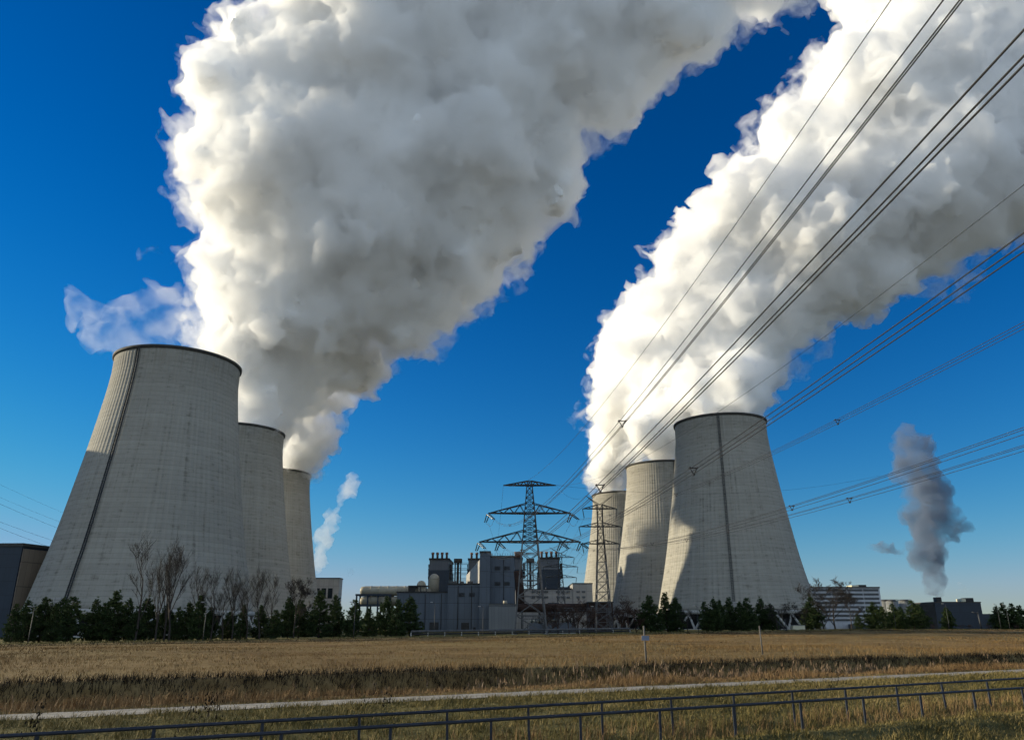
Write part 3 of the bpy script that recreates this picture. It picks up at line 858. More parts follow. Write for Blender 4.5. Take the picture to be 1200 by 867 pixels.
# 4 the blue hall
Yh = 370.0
bh = empty('blue_hall', (0, 0, 0)); tag(bh, 'long windowless blue clad hall with stepped roof behind the pines', 'industrial hall')
def part_box(parent, name, m, p0, p1, yt, Y, dep, zb=0.0, yb=None):
    zt = zrow(yt, Y); z_ = zrow(yb, Y) if yb else zb
    x0, x1 = xcol(p0, Y, zt), xcol(p1, Y, zt)
    MB().box(x0, x1, Y, Y + dep, z_, zt).build(name, m, parent)
    return x0, x1, zt
x0, x1, zA = part_box(bh, 'low_wing', M['blue'], 465.5, 525, 694.5, Yh + 2, 60)
MB().box(x0 - .3, x1 - .01, Yh + 1.7, Yh + 62, zA + .003, zA + .7).build('roof_edge', M['galv_dark'], bh)
x0, x1, zB = part_box(bh, 'middle_wing', M['blue'], 525, 562, 685, Yh, 62)
MB().box(x0 - .3, x1 - .01, Yh - .3, Yh + 62, zB + .003, zB + .7).build('roof_edge', M['galv_dark'], bh)
x0, x1, zC = part_box(bh, 'stair_tower', M['blue'], 562.5, 574.5, 647.5, Yh - 3, 16)
MB().box(x0 - .25, x1 + .25, Yh - 3.25, Yh + 13.2, zC + .003, zC + .8).build('roof_edge', M['galv_dark'], bh)
x0, x1, zD = part_box(bh, 'tall_wing', M['blue'], 574.6, 603, 653, Yh + 0.5, 70)
MB().box(x0, x1 + .3, Yh + .2, Yh + 70.7, zD + .003, zD + .8).build('roof_edge', M['galv_dark'], bh)
for px in np.linspace(577, 601, 9):
    X = xcol(px, Yh + 1, zD)
    MB().box(X - .08, X + .08, Yh + 1, Yh + 1.16, zD + .8, zD + 2.0).build('roof_post', M['galv_dark'], bh)
for px in (478, 497, 516, 536, 552, 590):
    X = xcol(px, Yh, 3); yw = Yh + (2 if px < 525 else 0 if px < 562 else .5)
    MB().tube([(X, yw - .25, .3), (X, yw - .25, (zA if px < 525 else zB if px < 562 else zD) - .5)], .14, 6).build('downpipe', M['galv_dark'], bh)
for px, w_, h_ in ((486, 2.2, 3.2), (508, 4.2, 4.6), (545, 3.6, 4.4), (556, 1.2, 2.4)):
    X = xcol(px, Yh, 3); yw = Yh + (2 if px < 525 else 0)
    MB().box(X - w_ / 2, X + w_ / 2, yw - .12, yw + .1, 1.2, 1.2 + h_).build('door', M['galv_dark'], bh)
for px, zz in ((583, 22), (583, 29), (594, 22), (594, 29), (541, 17), (553, 17)):
    X = xcol(px, Yh, zz); yw = Yh + (.5 if px > 562 else 0)
    mb = MB()
    for k in range(6): mb.box(X - 1.3, X + 1.3, yw - .22, yw + .05, zz + k * .3, zz + k * .3 + .14)
    mb.build('louvre', M['galv_dark'], bh)
for (pa, pb, zz, yw) in ((466, 524, zA + .7, Yh + 1.9), (526, 561, zB + .7, Yh - .1)):
    xa_, xb_ = xcol(pa, yw, zz), xcol(pb, yw, zz)
    mb = MB()
    for h_ in (.55, 1.1): mb.bar((xa_, yw, zz + h_), (xb_, yw, zz + h_), .07)
    for x in np.arange(xa_, xb_, 2.0): mb.bar((x, yw, zz), (x, yw, zz + 1.1), .07)
    mb.build('roof_rail', M['galv_dark'], bh)
for px, r_u in ((531, 1.4), (541, 1.0), (551, 1.3)):
    X = xcol(px, Yh + 14, zB)
    MB().box(X - r_u, X + r_u, Yh + 13, Yh + 15.4, zB + .7, zB + 2.3).build('roof_vent', M['galv'], bh)
# white long side wall running back from the stair tower, lit by the sun
zg = zrow(655.5, Yh)
xa, xb = xcol(562, Yh + 1.5, zg), xcol(546.5, Yh + 115, zg)
MB().prism([(xa, Yh + 1.5), (xa + 11, Yh + 14), (xb + 14, Yh + 115), (xb, Yh + 115)], 0, zg).build('gable_wing', M['white_pan'], bh)
# grey panelled annex
an = empty('grey_annex', (0, 0, 0)); tag(an, 'light grey panelled annex in front of the tall blue wing', 'annex')
x0, x1, zE = part_box(an, 'wall', M['grey_pan'], 573, 604, 708.5, Yh - 22, 18.7)
MB().box(x0 - .2, x1 + .2, Yh - 22.2, Yh - 3.5, zE + .003, zE + .5).build('roof', M['galv'], an)
MB().tube([(x0 + 7, Yh - 20, zE + .5), (x0 + 7, Yh - 20, zE + 1.8)], .9, 12).build('roof_vent', M['cream'], an)
# domed cream ducts over the low wing
for (px, yt, wpx, lbl) in ((494, 680, 10.0, 'shorter domed cream duct on the low blue roof'), (509, 672, 11.4, 'taller domed cream duct on the low blue roof')):
    dm = empty('domed_duct', (0, 0, 0)); tag(dm, lbl, 'duct', 'domed ducts on the blue hall')
    Yq = Yh + 24; r = wpx / 2 / 900 * Yq * 1.0; zt = zrow(yt, Yq); X = xcol(px, Yq, zt)
    prof = [(r, zA - 3), (r, zt - r)] + [(r * math.cos(a), zt - r + r * math.sin(a)) for a in np.linspace(0.2, math.pi / 2, 7)]
    prof[-1] = (0.01, zt)
    MB().lathe(prof, 24, (X, Yq)).build('shell', M['cream'], dm)
    MB().lathe([(r + .15, zt - r - .3), (r + .15, zt - r + .1)], 24, (X, Yq), closed=False).build('seam_ring', M['cream'], dm)
    mb = MB().tube([(X - 1, Yq - 1, zA + 1.5), (X - r * 3.0, Yq - 1, zA + 1.5)], r * .62, 16); mb.build('branch_pipe', M['cream'], dm)
mb = MB(); X0, X1 = xcol(481, Yh + 22, zA), xcol(503, Yh + 22, zA)
gal = empty('roof_gallery', (0, 0, 0)); tag(gal, 'dark steel gallery around the shorter domed duct', 'gallery')
zz = zrow(686, Yh + 14)
MB().box(X0, X1, Yh + 12, Yh + 18, zz - .5, zz).build('deck', M['galv_dark'], gal)
for x in np.linspace(X0 + .5, X1 - .5, 4):
    MB().box(x - .2, x + .2, Yh + 12.2, Yh + 12.6, zA + .7, zz - .5).build('post', M['galv_dark'], gal)
MB().box(X0, X0 + 3.2, Yh + 13, Yh + 18, zA + .7, zz - .5).build('cabin', M['galv_dark'], gal)

# boiler towers with four little stacks
def boiler(px0, px1, ytop, ysplit, Y, dep, label):
    b = empty('boiler_tower', (0, 0, 0)); tag(b, label, 'boiler tower', 'boiler towers')
    zt = zrow(ytop, Y); zs = zrow(ysplit, Y); x0, x1 = xcol(px0, Y, zt), xcol(px1, Y, zt)
    MB().box(x0, x1, Y, Y + dep, zs + .003, zt).build('upper_cladding', M['blue_mid'], b)
    MB().box(x0 - .5, x1 + .5, Y - .5, Y + dep + .5, 0, zs).build('lower_cladding', M['blue_dark'], b)
    MB().box(x0 - .5, x1 + .5, Y - .5, Y + dep + .5, zt + .003, zt + 1.3).build('roof', M['galv_dark'], b)
    w = x1 - x0
    for k in range(4):
        x = x0 + w * (0.13 + 0.245 * k)
        s = MB().lathe([(0.8, zt + 1.3), (0.8, zt + 4.0), (1.05, zt + 4.2), (1.05, zt + 5.6), (0.5, zt + 5.7)], 12, (x, Y + 4)).build('stack', M['stack'], b)
    for k, zz in enumerate(np.linspace(zs - 6, zt - 5, 4)):
        for sx, xx in ((-1, x0), (1, x1)):
            MB().box(xx - .9 if sx < 0 else xx + .51, xx - .51 if sx < 0 else xx + 2.0, Y + 1, Y + 7, zz, zz + 2.2).build('side_platform', M['galv_dark'], b)
    return x0, x1, zt
YB = 560.0
boiler(503.5, 526, 656, 668, YB, 40, 'boiler tower left of the lattice stair shaft')
boiler(549, 574, 656, 668, YB + 12, 40, 'boiler tower mostly hidden behind the tall blue wing')
boiler(632, 655.5, 655, 667, YB, 40, 'boiler tower standing right of the big pylon above the white block')
boiler(603.3, 612, 655, 667, YB + 12, 40, 'boiler tower sliver between the tall blue wing and the big pylon')

def stair_shaft(pxc, Y, label, pxl, pxr):
    b = empty('stair_shaft', (0, 0, 0)); tag(b, label, 'stair shaft', 'lattice stair shafts')
    zt = zrow(655, Y); xc = xcol(pxc, Y, zt); w = 2.0
    for sx in (-1, 1):
        for yy in (0, 5):
            MB().box(xc + sx * w - .25, xc + sx * w + .25, Y + yy - .25, Y + yy + .25, 0, zt).build('post', M['rim'], b)
    MB().box(xc - .75, xc + .75, Y + 1, Y + 4, 0, zt - 2.6).build('lift_core', M['rim'], b)
    MB().box(xc - w - .8, xc + w + .8, Y - .6, Y + 5.6, zt - 2.5, zt + .4).build('head_house', M['rim'], b)
    for zz in np.arange(3, zt - 3, 2.9):
        MB().box(xc - w + .26, xc + w - .26, Y - .2, Y + .25, zz - .18, zz + .18).build('landing', M['rim'], b)
    for py in (661, 667.5, 673, 679, 685):
        zz = zrow(py, Y); a, e = xcol(pxl, Y, zz), xcol(pxr, Y, zz)
        mb = MB(); mb.box(a, e, Y + 2, Y + 2.3, zz, zz + .3); mb.box(a, e, Y + 2, Y + 2.3, zz + 1.1, zz + 1.3)
        mb.build('bridge', M['galv_dark'], b)
stair_shaft(536.6, YB + 6, 'dark lattice stair shaft between two boiler towers above the blue hall', 526, 549)
stair_shaft(621.5, YB + 6, 'dark lattice stair shaft seen through the big pylon', 611.5, 632)

# white long block with windows
wb = empty('white_block', (0, 0, 0)); tag(wb, 'long white block with small dark windows behind the pylons', 'building')
Yw = 480.0
x0, x1, z1 = part_box(wb, 'wall', M['white_pan'], 604, 671, 691, Yw, 40)
MB().box(x0, x1 - .01, Yw - .2, Yw + 40, z1 + .003, z1 + .6).build('roof', M['galv_dark'], wb)
x0b, x1b, z1b = part_box(wb, 'end_wing', M['white_pan'], 671, 694, 684, Yw - .5, 41)
MB().box(x0b - .2, x1b + .2, Yw - .7, Yw + 41, z1b + .003, z1b + .6).build('roof', M['galv_dark'], wb)
part_box(wb, 'roof_house', M['blue_dark'], 640, 668, 687.5, Yw + 8, 14, zb=z1 + .7)
for py in (693.3, 699.5):
    for px in (625, 631.5, 637, 640.5, 654, 660, 666, 677.5, 684):
        X = xcol(px, Yw, 20); z_ = zrow(py, Yw)
        MB().box(X - 1.0, X + 1.0, Yw - .7, Yw + .3, z_ - .55, z_ + .55).build('window', M['window'], wb)
part_box(wb, 'loading_shed', M['blue_dark'], 642, 655, 706, Yw - 12, 11.4)

# rust coloured duct line and steel gantries of the switchyard
rd = empty('rust_duct', (0, 0, 0)); tag(rd, 'long rust brown duct on stilts right of the big pylon', 'duct')
Yr = 330.0; zr = zrow(712, Yr)
xa, xb = xcol(606, Yr, zr), xcol(700, Yr, zr)
MB().tube([(xa, Yr, zr), (xb, Yr, zr)], 1.7, 20).build('pipe', M['rust'], rd)
for x in np.arange(xa + 2, xb, 7.0):
    MB().box(x - .25, x + .25, Yr - .3, Yr + .3, 0.5, zr - 1.6).build('stilt', M['galv_dark'], rd)
MB().tube([(xcol(610, Yr + 1, 20), Yr + 4, zr), (xcol(609, Yr + 1, 26), Yr + 4, zrow(688, Yr)), (xcol(607, Yr + 1, 30), Yr + 4, zrow(668, Yr))], 1.8, 16).build('riser', M['rust'], rd)

def gantry(px0, px1, ytop, Y, label, bays=2):
    g = empty('steel_gantry', (0, 0, 0)); tag(g, label, 'gantry', 'switchyard gantries')
    zt = zrow(ytop, Y); x0, x1 = xcol(px0, Y, zt), xcol(px1, Y, zt); zb = gz((x0 + x1) / 2, Y)
    xs = np.linspace(x0, x1, bays + 1)
    for x in xs:
        mb = MB()
        for dx in (-.45, .45): mb.bar((x + dx, Y, zb), (x + dx * .8, Y, zt), .16)
        n = 8
        for i in range(n):
            a, b = zb + (zt - zb) * i / n, zb + (zt - zb) * (i + 1) / n
            s_ = 1 if i % 2 else -1
            mb.bar((x - .45 * s_, Y, a), (x + .45 * s_, Y, b), .09)
        mb.build('lattice_post', M['galv'], g)
    mb = MB()
    for zz in (zt, zt - 1.0): mb.bar((x0 - .5, Y, zz), (x1 + .5, Y, zz), .16)
    n = 10 * bays
    for i in range(n):
        a = x0 + (x1 - x0) * i / n; b = x0 + (x1 - x0) * (i + 1) / n
        mb.bar((a, Y, zt if i % 2 else zt - 1), (b, Y, zt - 1 if i % 2 else zt), .08)
    mb.build('lattice_beam', M['galv'], g)
gantry(644, 690, 717, 285, 'blue grey lattice gantry between the two pylons, lower one', 3)
gantry(652, 712, 712, 300, 'blue grey lattice gantry between the two pylons, taller one', 3)
gantry(612, 640, 722, 290, 'small lattice gantry framed by the legs of the big pylon', 2)
def transformer(px, Y, label):
    X = xcol(px, Y, 4); zb = gz(X, Y)
    t = empty('transformer', (X, Y, zb)); tag(t, label, 'transformer', 'switchyard transformers')
    MB().box(-2.4, 2.4, -1.4, 1.4, .3, 3.4).build('tank', M['blue_mid'], t)
    for sx in (-3.1, 2.6): 
        mb = MB()
        for k in range(5): mb.box(sx, sx + .5, -1.3 + k * .55, -1.3 + k * .55 + .12, .6, 3.0)
        mb.build('radiator', M['galv'], t)
    for dx in (-1.4, 0, 1.4): MB().lathe([(.22, 3.4), (.3, 3.6), (.2, 3.8), (.3, 4.0), (.2, 4.2), (.28, 4.4), (.1, 4.9)], 10, (dx, 0)).build('bushing', M['insul'], t)
    MB().tube([(-2, .6, 4.1), (2, .6, 4.1)], .45, 12).build('conservator', M['cream'], t)
    MB().box(-2.9, 2.9, -1.9, 1.9, -.3, .28).build('plinth', M['column'], t)
transformer(664, 278, 'cream topped transformer behind the brown bushes by the slim pylon')
transformer(628, 282, 'transformer standing behind the feet of the big pylon')
transformer(646, 280, 'transformer under the lower gantry right of the big pylon')
part_ = empty('brown_shed', (0, 0, 0)); tag(part_, 'dark steel shed at the foot of the slim pylon', 'shed')
x0, x1, z1 = part_box(part_, 'wall', M['rust'], 690, 718, 706, 318, 12)
MB().box(x0 - .3, x1 + .3, 317.6, 330.4, z1 + .003, z1 + .4).build('roof', M['rim'], part_)

# low pipeline along the fence of the plant
pl = empty('pipeline', (0, 0, 0)); tag(pl, 'low grey pipeline on short supports along the far edge of the field', 'pipeline')
def line_pts(pxs, t, h):
    out = []
    for px in pxs:
        x, y = on_row(px, t); out.append((x, y, gz(x, y) + h))
    return out
lp_ = line_pts(np.linspace(482, 738, 14), 203.5, 1.5)
for dz in (0.0, 0.75): pass
MB().tube(lp_, 0.32, 10).build('pipe', M['galv'], pl)
MB().tube([(x, y, z - .7) for x, y, z in lp_], 0.22, 8).build('pipe', M['galv_dark'], pl)
for (x, y, z) in lp_:
    MB().box(x - .14, x + .14, y - .2, y + .2, z - 1.8, z - .25).build('support', M['column'], pl)
    
# ---- right: office block, tanks, dark hall
ob = empty('office_block', (0, 0, 0)); tag(ob, 'white office block with long window bands right of the big tower', 'office building')
Yo = 560.0
zt = zrow(689, Yo); x0, x1 = xcol(935, Yo, zt), xcol(1030.5, Yo, zt)
MB().box(x0, x1, Yo, Yo + 18, 0, zt).build('wall', M['office'], ob)
MB().box(x0 - .3, x1 + .3, Yo - .3, Yo + 18.3, zt + .003, zt + 1.0).build('roof', M['galv'], ob)
nfl = 8; zlo = zrow(729, Yo)
for k in range(nfl):
    z0_ = zlo + (zt - zlo) * (k + 0.28) / nfl; z1_ = zlo + (zt - zlo) * (k + 0.80) / nfl
    nb = 5
    for j in range(nb):
        a = x0 + .8 + (x1 - x0 - 1.6) * j / nb + .25; e = x0 + .8 + (x1 - x0 - 1.6) * (j + 1) / nb - .25
        w = MB().box(a, e, Yo - .12, Yo + .1, z0_, z1_).build('window', M['window'], ob)
for (p0, p1, yt) in ((945, 953, 686.5), (957, 968, 688), (998, 1006, 685.5), (1006.2, 1015, 685)):
    part_box(ob, 'roof_house', M['cabin'] if p0 in (945, 998) else M['galv_dark'], p0, p1, yt, Yo + 3, 9, zb=zt + 1.003)
MB().tube([(xcol(953, Yo, zt), Yo + 6, zt + 1), (xcol(953, Yo, zt), Yo + 6, zrow(683, Yo))], .8, 8).build('roof_vent', M['lamp'], ob)
part_box(ob, 'low_annex', M['blue'], 1000, 1030, 731, Yo - 9, 8.6)

for (px, w, lbl) in ((1036.5, 11, 'left one of three pale storage tanks'), (1045, 13, 'middle one of three pale storage tanks, the widest'), (1060, 13.5, 'right one of three pale storage tanks beside the dark hall')):
    Yt = 600.0 if px != 1045 else 590.0
    tk = empty('storage_tank', (0, 0, 0)); tag(tk, lbl, 'tank', 'storage tanks')
    zt = zrow(704.5, Yt); X = xcol(px, Yt, zt); r = w / 2 / 900 * Yt
    MB().lathe([(r, 0), (r, zt)], 28, (X, Yt)).build('shell', M['grey_pan'], tk)
    MB().lathe([(r + .1, zt + .003), (r * .5, zt + 1.1), (.01, zt + 1.5)], 28, (X, Yt)).build('roof', M['galv'], tk)
    mb = MB()
    pts = [(X + (r + .1) * math.cos(a), Yt + (r + .1) * math.sin(a), zt + 1.2) for a in np.linspace(0, 2 * math.pi, 25)]
    mb.tube(pts, .12, 4)
    for p in pts[:-1:2]: mb.bar((p[0], p[1], zt), p, .12)
    mb.build('guard_rail', M['galv_dark'], tk)

dh = empty('dark_hall', (0, 0, 0)); tag(dh, 'dark blue hall with shade-darkened end wall under the dark steam column', 'industrial hall')
Yk = 640.0
zt = zrow(706, Yk); xa, xm, xb = xcol(1076, Yk, zt), xcol(1095, Yk, zt), xcol(1149, Yk, zt)
poly = [(xm, Yk), (xb, Yk + 6), (xb + 30, Yk + 70), (xm - 30, Yk + 70), (xa - 6, Yk + 26)]
poly = [(xm, Yk), (xb, Yk), (xb, Yk + 60), (xm, Yk + 60)]
MB().prism(poly, 0, zt).build('main_wall', M['blue_dark'], dh)
mb = MB(); mb.prism([(xa, Yk + 14), (xm - .02, Yk + .3), (xm - .02, Yk + 60), (xa, Yk + 60)], 0, [zt - 1.0, zt - .05, zt - .05, zt - 1.0]).build('end_wall', M['rim'], dh)  # dark material stands in for the steam plume's shadow on this wall
MB().box(xm - .3, xb + .3, Yk - .3, Yk + 60.3, zt + .003, zt + .8).build('roof_edge', M['rim'], dh)
part_box(dh, 'stack', M['galv_dark'], 1097, 1103, 699.5, Yk + 10, 5, zb=zt + .81)
part_box(dh, 'roof_house', M['galv_dark'], 1132, 1140.5, 700.3, Yk + 8, 8, zb=zt + .81)
part_box(dh, 'roof_house', M['cabin'], 1126.5, 1131.5, 701.3, Yk + 7, 8, zb=zt + .81)
part_box(dh, 'low_wing', M['blue_dark'], 1149.3, 1167, 719, Yk + 2, 40)

# cream site cabin
X, Y_ = on_row(935, 199.5); zb = gz(X, Y_)
cb = empty('site_cabin', (X, Y_, zb)); tag(cb, 'cream site cabin in the shade below the front right tower', 'cabin')
MB().box(-2.1, 2.1, -1.2, 1.2, 0.25, 1.75).build('body', M['cabin'], cb)
MB().box(-2.2, 2.2, -1.3, 1.3, 1.753, 1.87).build('roof', M['lamp'], cb)
for sx in (-1.6, 1.6): MB().box(sx - .15, sx + .15, -1, 1, -.1, .247).build('skid', M['rim'], cb)

# ------------------------------------------------------------------ pylons
def lattice_body(mb, segs, leg=0.22, br=0.11):
    """segs: list of (z, half width); X bracing on all four faces"""
    for i in range(len(segs) - 1):
        (z0, w0), (z1, w1) = segs[i], segs[i + 1]
        c0 = [Vector((sx * w0, sy * w0, z0)) for sx, sy in ((-1, -1), (1, -1), (1, 1), (-1, 1))]
        c1 = [Vector((sx * w1, sy * w1, z1)) for sx, sy in ((-1, -1), (1, -1), (1, 1), (-1, 1))]
        for k in range(4):
            mb.bar(c0[k], c1[k], leg)
            k2 = (k + 1) % 4
            mb.bar(c0[k], c1[k2], br); mb.bar(c0[k2], c1[k], br)
            mb.bar(c1[k], c1[k2], br)

def cross_arm(mb, L, zc, zpk, wb, chord=0.2, br=0.1, n=6):
    """arm to both sides: horizontal bottom chords meeting at the tip, sloping top chords from zpk"""
    for sx in (-1, 1):
        tip = Vector((sx * L, 0, zc))
        for sy in (-1, 1):
            root = Vector((sx * wb, sy * wb, zc)); top = Vector((sx * wb * .85, sy * wb * .85, zpk))
            mb.bar(root, tip, chord); mb.bar(top, tip, chord * .7)
            for i in range(n):
                f0 = i / n; f1 = (i + 1) / n
                a = root.lerp(tip, f0) if i % 2 == 0 else top.lerp(tip, f0)
                b = top.lerp(tip, f1) if i % 2 == 0 else root.lerp(tip, f1)
                if i < n - 1: mb.bar(a, b, br)
        for i in range(1, n):
            f = i / n
            a = Vector((sx * wb, -wb, zc)).lerp(tip, f); b = Vector((sx * wb, wb, zc)).lerp(tip, f)
            mb.bar(a, b, br)
            a2 = Vector((sx * wb, -wb, zc)).lerp(tip, (i - 1) / n); mb.bar(a2, b, br * .8)
    for sy in (-1, 1): mb.bar((-wb, sy * wb, zc), (wb, sy * wb, zc), chord)

def insulator(parent, a, b, name='insulator'):
    a = Vector(a); b = Vector(b); n = 14
    pts = []; rs = []
    for i in range(n + 1):
        p = a.lerp(b, i / n); pts.append(p); rs.append(0.2 if i % 2 else 0.1)
    MB().tube(pts, rs, 8).build(name, M['insul'], parent)

LINE = math.atan(0.081)                                 # direction of the power line in plan
P1 = (5.5, 240.0); zP1 = gz(*P1)
p1 = empty('power_pylon', (P1[0], P1[1], zP1), 0)
tag(p1, 'big lattice pylon with three wide cross arms in the middle of the view', 'pylon')
H1 = 47.0 - zP1
mb = MB(); lattice_body(mb, [(0, 4.7), (5.5, 4.25), (11, 3.75), (15.5, 3.35), (19.8, 2.95), (23.5, 2.6), (27.0, 2.3)], 0.42, 0.2)
for z, w in ((5.5, 4.25), (11, 3.75)):
    for sx, sy in ((-1, -1), (1, -1), (1, 1), (-1, 1)):
        mb.bar((sx * w, sy * w, z), (0, sy * w, z), .18); mb.bar((sx * w, sy * w, z), (sx * w, 0, z), .18)
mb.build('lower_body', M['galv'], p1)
mb = MB(); lattice_body(mb, [(27, 2.3), (28.6, 2.15), (30.2, 2.0), (31.8, 1.88), (33.4, 1.76), (35.7, 1.6)], 0.34, 0.16)
lattice_body(mb, [(35.7, 1.6), (37.3, 1.45), (38.9, 1.3), (40.5, 1.16), (42.3, 1.0), (44.4, .85), (45.8, .55)], 0.28, 0.14)
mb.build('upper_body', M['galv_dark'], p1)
A1 = [(8.2, 44.4, 45.7, .85), (12.9, 35.7, 38.6, 1.6), (15.6, 27.0, 30.4, 2.3)]
for L, zc_, zp, wb_ in A1:
    mb = MB(); cross_arm(mb, L, zc_, zp, wb_, 0.36, 0.15, 7)
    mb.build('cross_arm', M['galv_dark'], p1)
for sx in (-1, 1):
    for sy in (-1, 1):
        MB().box(sx * 4.7 - .6, sx * 4.7 + .6, sy * 4.7 - .6, sy * 4.7 + .6, -.6, .35).build('footing', M['column'], p1)

u = Vector((math.sin(LINE), -math.cos(LINE), 0))         # towards the camera
# name, arm, offset, low height over the eye plane datum, label
WIRES = [('earth', 0, -8.2, 26.4), ('phase', 1, -12.9, 17.4), ('phase', 1, 12.9, 22.6), ('phase', 2, -15.6, 11.9), ('phase', 2, -9.6, 13.0), ('phase', 2, 9.6, 14.8), ('phase', 2, 15.6, 15.6), ('earth', 0, 8.2, 28.0)]
WL = ['thin single earth wire from the left tip of the big pylon top arm',
      'triple conductor bundle from the left tip of the middle arm, steepest bundle',
      'triple conductor bundle from the right tip of the middle arm across the big tower top',
      'triple conductor bundle from the outer left tip of the lowest arm, second steepest',
      'triple conductor bundle from the inner left point of the lowest arm',
      'triple conductor bundle from the inner right point of the lowest arm',
      'triple conductor bundle from the outer right tip of the lowest arm, lowest of all',
      'thin single earth wire from the right tip of the big pylon top arm']
def catenary(a, b, zlow, dlow, L, n=40):
    out = []
    for i in range(n + 1):
        f = i / n; d = f * L
        p = Vector(a).lerp(Vector(b), f)
        p.z = zlow + (a[2] - zlow) * ((d - dlow) / dlow) ** 2
        out.append(p)
    return out
SPAN = 384.0
for (kind_, ai, off, zlow), lbl in zip(WIRES, WL):
    L, zc_, zp, wb_ = A1[ai]
    tip = Vector((P1[0] + off, P1[1], zP1 + zc_))
    if kind_ == 'phase':
        st = tip + Vector((0, 0, -.3)); en = tip + Vector((1.9, -2.6, -2.2))
        for dx in (-.45, .45):
            insulator(p1, st - Vector((P1[0] - dx, P1[1], zP1)), en - Vector((P1[0] - dx * .6, P1[1], zP1)))
            b2 = tip + Vector((-.9 + dx * .6, 2.8, -2.4))
            insulator(p1, st - Vector((P1[0] - dx, P1[1], zP1)), b2 - Vector((P1[0], P1[1], zP1)))
        # jumper loop under the arm
        q0 = en; q1 = tip + Vector((-.9, 2.8, -2.4))
        MB().tube([q0.lerp(q1, f) + Vector((0.3 * math.sin(f * 3.14), 0, -1.6 * math.sin(math.pi * f))) - Vector((P1[0], P1[1], zP1)) for f in np.linspace(0, 1, 9)], .04, 5).build('jumper_loop', M['wire'], p1)
        a = en
    else:
        a = tip + Vector((0, 0, .1))
    b = tip + u * SPAN + Vector((-1.35 if kind_ == 'phase' else 0, 0, 0))
    b.z = a.z
    pts = catenary(a, b, zlow, SPAN / 2, SPAN, 48)
    w = empty('conductor_bundle' if kind_ == 'phase' else 'earth_wire', tuple(a))
    tag(w, lbl, 'power line', 'overhead wires of the big pylon')
    av = Vector(a)
    side = Vector((u.y, -u.x, 0))
    if kind_ == 'phase':
        for (dx, dz) in ((-.2, .12), (.2, .12), (0, -.22)):
            MB().tube([p - av + side * dx + Vector((0, 0, dz)) for p in pts], .022, 5).build('conductor', M['wire'], w)
        for d in np.arange(34 + 17 * (off % 3), SPAN - 20, 58.0):
            p = Vector(a).lerp(Vector(b), d / SPAN); p.z = zlow + (a.z - zlow) * ((d - SPAN / 2) / (SPAN / 2)) ** 2
            p = p - av
            c3 = [p + side * dx + Vector((0, 0, dz)) for dx, dz in ((-.24, .16), (.24, .16), (0, -.28))]
            mb = MB()
            for k in range(3): mb.tube([c3[k], c3[(k + 1) % 3]], .035, 5); mb.tube([c3[k] - u * .12, c3[k] + u * .12], .06, 6)
            mb.build('spacer', M['wire'], w)
    else:
        MB().tube([p - av for p in pts], .022, 5).build('conductor', M['wire'], w)

# slim pylon types
def slim_pylon(px, ytop, Y, label, hs, armhalf, name_m='galv_dark', scale=1.0):
    zt = zrow(ytop, Y); X = xcol(px, Y, zt); zb = gz(X, Y); Ht = zt - zb
    p = empty('power_pylon', (X, Y, zb)); tag(p, label, 'pylon', 'slim pylons')
    w0, w1 = 2.9 * scale, 0.95 * scale
    n = 13
    segs = [(Ht * (1 - (1 - i / n) ** 1.0), w0 + (w1 - w0) * min(1, (i / n) * 1.25)) for i in range(n + 1)]
    k = int(n * 0.55)
    mb = MB(); lattice_body(mb, segs[:k + 1], .3, .15); mb.build('lower_body', M['galv'], p)
    mb = MB(); lattice_body(mb, segs[k:], .27, .13); mb.build('upper_body', M[name_m], p)
    for h_, L in zip(hs, armhalf):
        zc_ = zrow(h_, Y) - zb
        mb = MB(); cross_arm(mb, L, zc_, zc_ + 1.5, w1 * 1.02, .26, .12, 5); mb.build('cross_arm', M[name_m], p)
        for sx in (-1, 1): insulator(p, (sx * L, 0, zc_ - .1), (sx * L * .93, -.6, zc_ - 3.4))
    for sx in (-1, 1):
        mb = MB()
        tip = (sx * armhalf[0] * .78, 0, Ht + 3.2)
        for sy in (-1, 1): mb.bar((sx * w1, sy * w1, Ht), tip, .14); mb.bar((0, sy * w1 * .3, Ht), tip, .1)
        mb.build('earth_peak', M[name_m], p)
    return X, Y, zb
s2 = slim_pylon(702.5, 591, 285, 'slim pylon with three short arms in front of the farthest right tower', (596, 617, 637), (6.3, 7.8, 6.8))
s3 = slim_pylon(656.5, 648, 430, 'distant slim pylon seen between the boiler tower and the right towers', (653, 664, 676.5), (7.6, 9.5, 8.6), scale=.9)
# spans running from the slim pylon to the one behind it and out over the right
def span(a, b, sag, r, label, group='slack spans between the pylons', name='power_wire', n=26):
    a = Vector(a); b = Vector(b)
    w = MB().tube([a.lerp(b, f) - Vector((0, 0, 4 * sag * f * (1 - f))) - a for f in np.linspace(0, 1, n)], r, 4).build(name, M['wire'], None)
    w.location = a
    tag(w, label, 'power line', group)
    return w
names = ('top', 'middle', 'lowest')
for i, (h2, h3, l2, l3) in enumerate(((596, 653, 6.3, 7.6), (617, 664, 7.8, 9.5), (637, 676.5, 6.8, 8.6))):
    for sx, sd in ((-1, 'left'), (1, 'right')):
        span((s2[0] + sx * l2 * .93, s2[1], zrow(h2, s2[1]) - 3.4), (s3[0] + sx * l3 * .93, s3[1], zrow(h3, s3[1]) - 3.4), 4, .03,
             f'slack wire from the {sd} end of the slim pylon {names[i]} arm')
span((P1[0] + 8.2, P1[1], zP1 + 44.4), (s2[0] - 4.9, s2[1], zrow(591, s2[1]) + 3.2), 2.5, .03, 'thin wire from the big pylon top arm to the slim pylon peak')
